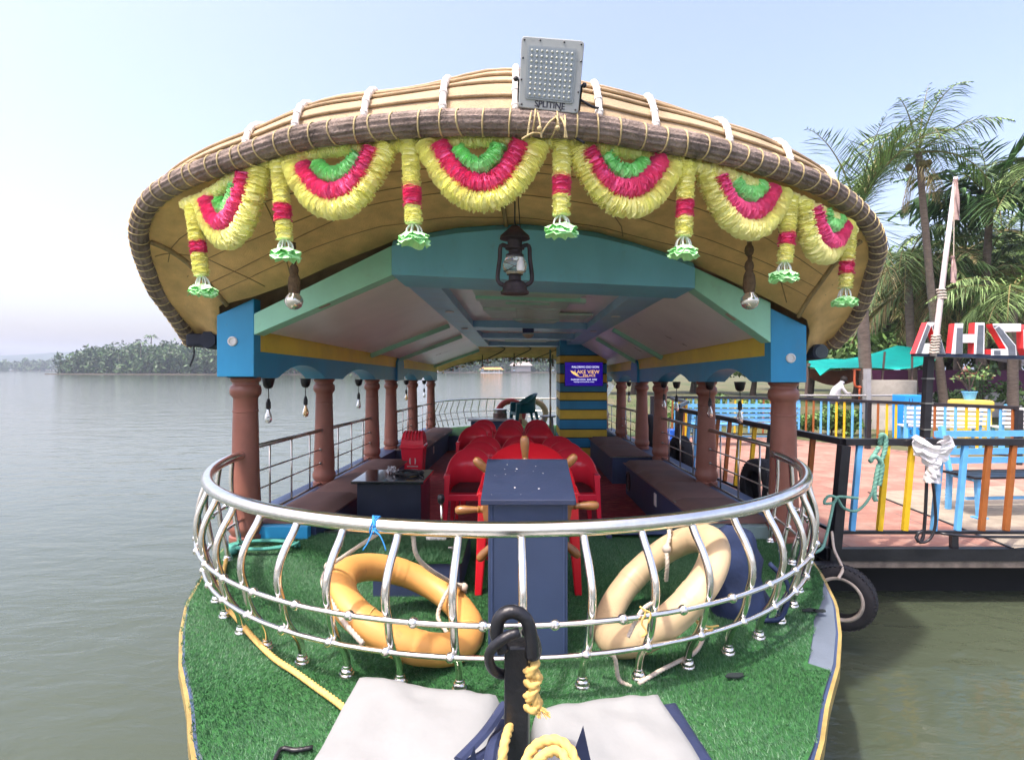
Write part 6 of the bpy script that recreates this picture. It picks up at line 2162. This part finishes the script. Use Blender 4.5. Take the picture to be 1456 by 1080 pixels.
for k in range(12): 
    pass
t = thing('black_joist', 'black steel bracket sticking out at the dock corner above the tyre', 'bracket', W(1160, 785, 5.0))
mb = MB(); mb.box(2.55, 2.84, 4.95, 5.04, DZ - .2, DZ - .1); mb.tube([(2.35, 5.0, DZ - .15), (2.84, 5.0, DZ - .15)], .05, 12); mb.build('bracket_body', BLACK, t, bevel=.004)

# benches on the dock
def slat_bench(label, c, yaw, wdt, mats, back=True):
    t = thing('slatted_bench', label, 'bench', c, 'slatted benches around the dock')
    m = Matrix.Translation(c) @ Matrix.Rotation(yaw, 4, 'Z')
    def bd_(mb): return mb.turn(m)
    sl_, fr_ = mats
    for k in range(5):
        mb = MB(); mb.box(-wdt / 2, wdt / 2, -.2 + k * .09, -.13 + k * .09, .43, .455); bd_(mb).build('seat_slat', sl_, t)
    if back:
        for k in range(4):
            mb = MB(); mb.box(-wdt / 2, wdt / 2, .27 + .02 * k, .29 + .02 * k, .52 + k * .1, .59 + k * .1); bd_(mb).build('back_slat', sl_ if mats[0] is not PBLK else fr_, t)
    for s in (-1, 1):
        x = s * (wdt / 2 - .08)
        mb = MB()
        mb.bar((x, -.17, 0), (x, -.14, .43), .045, .045); mb.bar((x, .24, 0), (x, .22, .43), .045, .045); mb.bar((x, .22, .43), (x, .34, .95), .045, .045)
        mb.bar((x, -.17, .41), (x, .24, .41), .04, .04); mb.box(x - .06, x + .06, -.22, -.12, 0, .02)
        bd_(mb).build('leg_frame', fr_, t)
    mb = MB(); mb.bar((-wdt / 2 + .08, 0, .18), (wdt / 2 - .08, 0, .18), .03, .03); bd_(mb).build('stretcher', fr_, t)
slat_bench('blue slatted bench with black seat at the right edge of the dock', (5.62, 6.3, DZ), R(4), 1.5, (PBLK, PBLUE))
slat_bench('light blue slatted bench in front of the far fence, behind the front right column', (4.6, 12.0, DZ), R(180), 2.4, (PBLUE, PBLUE))
slat_bench('white slatted bench on the bank behind the black sign pole', (9.3, 12.5, GZ), R(160), 1.5, (WHITE, PBLUE))
slat_bench('white slatted bench on the bank right of the yellow pillar', (11.3, 12.2, GZ), R(165), 1.8, (WHITE, PBLUE))
mb = MB()
c = Vector((3.3, 12.2, DZ)); rows = []
for k in range(7):
    z = .3 * k / 6; rows.append([c + Vector((.28 * (1 - .5 * (z / .3) ** 2) * math.cos(a) * random.uniform(.85, 1.15), .2 * math.sin(a), z)) for a in [j * .45 for j in range(14)]])
mb.grid(rows, closed=True); mb.add(rows[-1], [tuple(range(14))])
tag(mb.build('tarpaulin_bundle', M('blue_tarp', (.02, .12, .6), rough=.4, var=.3, vs=12), None, org=c), 'bright blue tarpaulin bundle on the dock behind the boat columns', 'tarpaulin')

# ---------------------------------------------------------------- beyond the dock
yp = thing('yellow_pillar', 'round topped yellow masonry pillar behind the far fence', 'pillar', (10.6, 13, GZ))
c = W(1395, 0, 12.6); zt = W(0, 571, 12.6).z
mb = MB(); mb.box(c.x - .26, c.x + .26, 12.6, 13.2, GZ, zt - .22); mb.build('shaft', M('pillar_yellow', (.62, .46, .08), rough=.7, var=.15, vs=4, dirt=.2), yp, bevel=.03)
mb = MB(); mb.box(c.x - .3, c.x + .3, 12.56, 13.24, zt - .24, zt + .03); mb.build('cap', M('pillar_yellow', ()), yp, bevel=.06)
pt_ = thing('potted_plant', 'blue bowl planter with a spindly plant on the yellow pillar', 'plant', (c.x - .02, 12.9, zt))
mb = MB(); mb.lathe([(.0, .0), (.1, 0), (.14, .16), (.155, .17), (.155, .19), (.0, .17)], (c.x - .02, 12.9, zt + .03), 18); mb.build('bowl', PBLUE, pt_, smooth='auto')
mb = MB(); pc = Vector((c.x - .02, 12.9, zt + .2))
for k in range(6):
    e = pc + Vector((random.uniform(-.25, .35), random.uniform(-.2, .2), random.uniform(.25, .75))); mb.tube(smooth_curve([pc, pc.lerp(e, .5) + Vector((0, 0, .06)), e], 6), .011, 5)
mb.build('stems', BARKD, pt_)
V, F, mi = leaf_cloud([((random.uniform(-.3, .35), random.uniform(-.2, .2), .2 + random.uniform(.1, .8)), (.12, .12, .1)) for _ in range(9)], 14, .05)
raw_mesh('leaves', V, F, [LEAF[1], LEAF[2], M('russet_leaf', (.2, .09, .05), rough=.6)], pt_, mi=mi)
cb_ = thing('concrete_tank', 'grey concrete ring tank standing behind the far fence', 'tank', (10, 16, GZ))
r_ = 33 * 16.2 / 800; c = W(1264, 0, 15.6 + r_)
mb = MB(); z1 = W(0, 541, 15.6).z; mb.lathe([(r_, 0), (r_, (z1 - GZ) * .49), (r_ * .99, (z1 - GZ) * .5), (r_, (z1 - GZ) * .51), (r_, z1 - GZ), (r_ * .9, z1 - GZ), (r_ * .9, z1 - GZ - .3)], (c.x, 15.6 + r_, GZ), 36)
mb.build('tank_wall', M('weathered_concrete', (.34, .32, .28), rough=.9, var=.25, vs=2, dirt=.35, bump=.3, bs=20), cb_, smooth='auto')
bb = thing('blue_box', 'bright blue metal box with dark lettering standing by the concrete tank', 'box', (9, 13, GZ))
c0, c1 = W(1288, 0, 13.5), W(1315, 0, 13.5); z1 = W(0, 562, 13.5).z
mb = MB(); mb.box(c0.x, c1.x + .1, 13.5, 14, GZ, z1); mb.build('box_body', M('signal_blue', (.02, .27, .72), rough=.4, var=.1, vs=4), bb, bevel=.01)
mb = MB()
for k, ch in enumerate('USE ME'):
    if ch == ' ': continue
    text_mb(mb, ch, .15, lambda a, b_, d: Vector((c0.x + .12 + a, 13.496, z1 - .13 - k * .15 + b_)), 0)
mb.build('lettering', M('dark_print', ()), bb)
# purple wall
pw = thing('boundary_wall', 'long purple painted wall with pale lower band behind the palms', 'wall', (16, 20, GZ))
za, zb_ = W(0, 526, 20).z, W(0, 558, 20).z
mb = MB(); mb.box(W(1236, 0, 20).x, 60, 20, 20.2, zb_, za); mb.build('upper_wall', M('purple_paint', (.1, .02, .075), rough=.7, var=.15, vs=1, dirt=.15), pw)
mb = MB(); mb.box(W(1236, 0, 20).x, 60, 19.98, 20.22, GZ - .2, zb_ - .003); mb.build('lower_wall', M('grey_plaster', (.4, .4, .38), rough=.8, var=.2, vs=1, dirt=.35), pw)
mb = MB(); mb.hexa([W(1400, 510, 20.5), W(1520, 530, 20.5), W(1520, 524, 24), W(1400, 502, 24), W(1400, 506, 20.5), W(1520, 526, 20.5), W(1520, 520, 24), W(1400, 498, 24)])
sh = thing('shed_roof', 'slanting pale sheet roof edge beyond the purple wall', 'roof', W(1460, 515, 21)); mb.build('sheet', M('pale_sheet', (.45, .4, .4), rough=.6), sh)
# turquoise shade net
sn = thing('shade_net', 'turquoise shade net stretched between the trees behind the dock', 'shade net', (9, 18, 1.8))
ND = 17.5
rows = []
topv = [(1150, 513), (1165, 512), (1180, 511), (1200, 511), (1225, 507), (1250, 500), (1275, 492), (1300, 495), (1330, 503)]
botv = [(1148, 520), (1158, 522), (1166, 534), (1180, 523), (1225, 523), (1250, 524), (1275, 526), (1298, 524), (1330, 512)]
mb = MB()
A_ = [W(u, v, ND + 1.6) for u, v in topv]; B_ = [W(u, v, ND - .6) for u, v in botv]
rows = []
for k in range(9):
    f = k / 8
    rows.append([a.lerp(b_, f) + Vector((0, 0, -.12 * math.sin(math.pi * f) + .05 * mnoise.noise(a * .7 + b_ * f))) for a, b_ in zip(A_, B_)])
mb.grid(rows)
mb.build('net', M('turquoise_net', (.0, .42, .34), rough=.7, var=.1, vs=3), sn, smooth=True)
mb = MB()
mb.tube([W(1150, 516, ND), W(1146, 565, ND)], .05, 6); mb.build('pole', M('dark_pole', (.09, .06, .05), rough=.8), sn); mb = MB()
mb.tube([W(1258, 500, ND - .5), W(1254, 545, ND - .5)], .03, 6); mb.build('pole', M('dark_pole', ()), sn); mb = MB(); mb.tube([W(1297, 505, ND - .5), W(1296, 590, ND - .5)], .03, 6)
mb.build('pole', M('dark_pole', ()), sn)
# swing boat, swing, figure, stools
sb = thing('swing_boat', 'brown wooden boat shaped ride on the lawn under the turquoise net', 'ride', W(1190, 545, 19))
mb = MB()
rows = []
for k in range(15):
    f = k / 14; u = 1142 + 92 * f
    dip = math.sin(math.pi * min(1, f * 1.0)) 
    v0 = 527 - 6 * abs(f - .5) ; v1 = 531 + 16 * dip
    rows.append([W(u, v0, 18.7), W(u, v1, 18.9), W(u, v1, 19.6), W(u, v0, 19.8)])
mb.grid(rows); mb.build('hull', M('ride_brown', (.17, .055, .035), rough=.6, var=.25, vs=2), sb, solid=.05)
mb = MB(); mb.box(W(1200, 0, 18.6).x, W(1233, 0, 18.6).x, 18.6, 19.5, GZ, GZ + .25); mb.build('base', M('ride_brown', ()), sb)
sw_ = thing('garden_swing', 'orange tubular swing seat next to the concrete tank', 'swing', W(1225, 540, 17))
mb = MB()
for u in (1215, 1229):
    mb = MB(); mb.tube(smooth_curve([W(u, 524, 17), W(u, 545, 17), W(u + 3, 550, 17), W(u + 14, 551, 17)], 14), .035, 8); mb.build('side_tube', M('orange_enamel', (.6, .13, .05), rough=.5), sw_, smooth=True)
mb = MB(); mb.tube([W(1212, 525, 17), W(1236, 525, 17)], .03, 8); mb.tube([W(1226, 535, 17), W(1229, 550, 17)], .03, 6); mb.tube([W(1222, 548, 17), W(1222, 568, 17)], .03, 6)
mb.build('frame', M('orange_enamel', (.6, .13, .05), rough=.5), sw_, smooth=True)
ms = thing('mushroom_stool', 'red topped mushroom stool on the lawn', 'stool', W(1206, 565, 16.5))
c = W(1206, 0, 16.5)
mb = MB(); mb.lathe([(.1, 0), (.09, .25)], (c.x, 16.5, GZ + .1), 12); mb.build('stem', M('terracotta_stem', (.3, .1, .06), rough=.8), ms)
mb = MB(); mb.lathe([(.17, .24), (.16, .3), (.08, .4), (0, .42)], (c.x, 16.5, GZ + .1), 16); mb.build('cap', M('red_cap', (.6, .07, .08), rough=.6), ms, smooth=True)
# person in white stooping on the lawn (tiny)
pr_ = thing('person', 'person in a white shirt stooping on the lawn under the turquoise net', 'person', W(1184, 575, 17))
pb = Vector((W(1184, 0, 17).x, 17, GZ))
bmv = [((0, 0, .8), .13), ((-.1, 0, .45), .075), ((-.06, 0, .08), .05), ((.02, -.06, .03), .04), ((.1, 0, .45), .075), ((.07, .05, .08), .05), ((.14, 0, .03), .04), ((.06, 0, 1.02), .14), ((.18, 0, 1.2), .13), ((.26, 0, 1.28), .055), ((.33, 0, 1.36), .1), ((.2, -.14, 1.16), .06), ((.32, -.18, .98), .045), ((.48, -.12, .98), .035), ((.2, .14, 1.16), .06), ((.3, .18, .95), .045), ((.42, .12, .86), .035)]
ed = [(0, 1), (1, 2), (2, 3), (0, 4), (4, 5), (5, 6), (0, 7), (7, 8), (8, 9), (9, 10), (8, 11), (11, 12), (12, 13), (8, 14), (14, 15), (15, 16)]
me = bpy.data.meshes.new('body'); me.from_pydata([v for v, _ in bmv], ed, [])
po = bpy.data.objects.new('body', me); COL.objects.link(po); po.parent = pr_
po.location = pb - ORG[pr_.name]
smod = po.modifiers.new('skin', 'SKIN'); sv = me.skin_vertices[0].data
for k, (_, r_) in enumerate(bmv): sv[k].radius = (r_, r_); sv[k].use_root = (k == 0)
po.modifiers.new('sub', 'SUBSURF').levels = 1
me.materials.append(M('white_shirt', (.6, .6, .62), rough=.8))
for i_, (nm, lo, mt_) in enumerate((('hair', None, M('dark_hair', (.02, .015, .012), rough=.7)),)):
    mb = MB(); mb.ball(pb + Vector((.34, 0, 1.4)), .105, 10, 8); mb.build('hair', mt_, pr_, smooth=True)
mb = MB(); mb.lathe([(.17, .5), (.16, .75), (.15, .9)], pb + Vector((-.0, 0, 0)), 12); mb.build('shorts', M('dark_shorts', (.05, .05, .07), rough=.8), pr_, smooth=True)

# rail in front of the lawn
rl = thing('lawn_rail', 'low white rail crossing in front of the lawn behind the far fence', 'rail', (7, 14.2, GZ))
mb = MB(); mb.tube([W(1118, 562, 14.2), W(1300, 562, 14.2)], .025, 8)
mb.build('rail', M('grey_rail', (.3, .3, .3), rough=.5), rl)
mb = MB(); mb.box(W(1231, 0, 14.2).x, W(1237, 0, 14.2).x, 14.15, 14.3, GZ, W(0, 524, 14.2).z); mb.build('post', M('grey_rail', ()), rl)
# shrubs behind the far fence
for k, (u, d, h, w_) in enumerate(((1150, 14.3, .75, 1.0), (1182, 14.6, .85, 1.1), (1212, 14.4, .7, .8), (960, 16, .9, 1.3), (1010, 17, 1.1, 1.5), (1075, 16.5, .9, 1.3))):
    bushy('shrub', ['leafy shrub behind the far fence next to the column post', 'tall shrub with pale flowers below the stooping person', 'small shrub left of the concrete tank', 'dark round shrub on the lawn seen beyond the fourth column', 'bushy shrub on the lawn seen between dock side columns', 'low shrub on the lawn left of the front right column'][k],
          'shrub', (W(u, 0, d).x, d, GZ), h, w_, LEAF, per=150, ncl=8, leaf=.06, trunk=False, group='shrubs on the bank')
random.seed(5)
for k, (u, d, h, w_, ms_) in enumerate(((1395, 18.3, 2.0, 1.4, LEAFD), (1435, 18.0, 1.5, 1.2, LEAF), (1350, 18.6, 1.3, 1.3, LEAFD))):
    bushy('shrub', ['branching dark shrub before the purple wall behind the yellow pillar', 'leafy shrub before the purple wall at the right edge', 'low plant before the purple wall under the sign beam'][k], 'shrub', (W(u, 0, d).x, d, GZ), h, w_, ms_, per=45, ncl=8, leaf=.1, group='shrubs on the bank')
for k, (u, d, h, w_) in enumerate(((900, 38, 4.5, 6), (985, 40, 5, 7), (1070, 36, 4.2, 6), (1150, 30, 5.2, 6), (1215, 27, 4.6, 5), (1280, 30, 7, 6), (1345, 27, 7.6, 6.5), (1405, 28, 8, 6.5), (1460, 26, 7.8, 6.5), (1130, 45, 6, 8), (1320, 40, 9, 9), (1440, 40, 10, 10), (1235, 36, 7, 7))):
    bushy('broadleaf_tree', 'dense leafy tree on the bank, %s' % ['farthest left beside the striped cabinet', 'seen between the third and fourth dock side columns', 'seen left of the front right column', 'behind the dock side blue post', 'left of the leaning palm trunk', 'behind the turquoise net', 'behind the sign letter A', 'behind the sign letter H', 'at the right edge behind the sign', 'low and far behind the swing boat', 'tall and far behind the mast', 'tallest at the far right', 'far behind the tilted right roof end'][k],
          'tree', (W(u, 0, d).x, d, GZ), h, w_, LEAFD if k % 2 else LEAF, per=300, ncl=16, leaf=.2, group='trees on the bank')
# palms
palm('tall slender coconut palm leaning left above the white mast', (W(1352, 0, 18).x, 18.2, GZ), W(1306, 218, 18), .14, .09, 13, .9, coconuts=5, seed=3, L=2.6, drys=4, bend=-.05, els=(-.1, 1.45), nl=58, width=.02, hg=(.2, .6))
palm('leaning coconut palm half hidden behind the dock side roof end', (W(1240, 0, 17).x, 17.2, GZ), W(1220, 305, 16.5), .19, .13, 14, 1.1, seed=8, L=3.3, drys=3, nl=56, width=.017, hg=(.02, .25), els=(.0, 1.4))
palm('dark dense palm with broad fronds right of the mast', (W(1390, 0, 19).x, 19, GZ), W(1408, 290, 19), .17, .1, 20, 1.15, mats=leaf_mats('areca_leaf', (.09, .18, .065)), seed=14, L=3.0, nl=44, width=.05, els=(-.1, 1.35), name='areca_palm')
palm('palm at the right frame edge with fronds reaching in', (W(1490, 0, 18).x, 18, GZ), W(1486, 235, 18), .2, .13, 17, 1.0, seed=21, L=3.0, nl=70, els=(-.3, 1.0))
palm('low dark palm directly behind the sign letters', (W(1400, 0, 21).x, 21, GZ), W(1398, 395, 21), .2, .14, 16, 1.05, mats=leaf_mats('areca_leaf', ()) if False else PALM, seed=27, L=3.3, nl=70, width=.03, els=(-.4, .9))
palm('low palm with yellowed drooping fronds above the turquoise net', (W(1335, 0, 22).x, 22, GZ), W(1318, 400, 21), .2, .14, 12, 1.1, mats=[PALM[1], DRY[0], DRY[1]], seed=33, L=3.6, drys=8, nl=70, els=(-.7, .7))
palm('far palm with sun bleached fronds behind the right roof end', (W(1262, 0, 26).x, 26, GZ), W(1262, 395, 26), .2, .14, 14, 1.1, mats=[PALM[2], DRY[0], DRY[2]], seed=39, L=3.4, nl=66, drys=5, els=(-.6, .9))
palm('palm with pale fronds filling the gap between sign and right edge', (W(1450, 0, 20).x, 20.3, GZ), W(1450, 430, 20), .18, .13, 14, 1.0, mats=[PALM[0], PALM[2], DRY[2]], seed=45, L=3.0, nl=66, els=(-.6, .9))
palm('bright green palm crown massed between the mast and the roof end', (W(1300, 0, 20).x, 20, GZ), W(1290, 375, 20), .17, .12, 15, 1.0, seed=51, L=2.9, nl=56, els=(-.4, 1.1), width=.022)
palm('bright green palm behind the letter H with arching fronds', (W(1372, 0, 22).x, 22.5, GZ), W(1372, 355, 22.5), .17, .12, 16, 1.1, seed=57, L=3.2, nl=56, els=(-.3, 1.1), width=.024)
palm('pale green palm low behind the last sign letter', (W(1440, 0, 17).x, 17, GZ), W(1440, 415, 17), .16, .11, 15, .9, seed=63, L=2.6, nl=56, els=(-.3, 1.0), width=.022)
palm('broad palm arching over the purple wall at the right edge', (W(1425, 0, 24).x, 24, GZ), W(1428, 330, 24), .18, .12, 16, 1.15, mats=[PALM[0], PALM[1], LEAF[1]], seed=69, L=3.6, nl=56, els=(-.5, 1.1), width=.026)
# ---------------------------------------------------------------- haze
HZ = True
if HZ:
    mb = MB(); mb.box(-1400, 1400, -250, 2500, WL - 1.2, 60)
    hm = bpy.data.materials.new('haze'); hm.use_nodes = True
    nt = hm.node_tree; nt.nodes.remove(nt.nodes['Principled BSDF'])
    pv = nt.nodes.new('ShaderNodeVolumePrincipled')
    pv.inputs['Color'].default_value = (.74, .82, .95, 1)
    pv.inputs['Density'].default_value = .0006
    pv.inputs['Anisotropy'].default_value = .35
    nt.links.new(pv.outputs[0], nt.nodes['Material Output'].inputs['Volume'])
    tag(mb.build('haze', hm), 'pale haze lying over the lake and far shores', 'haze', kind='stuff')
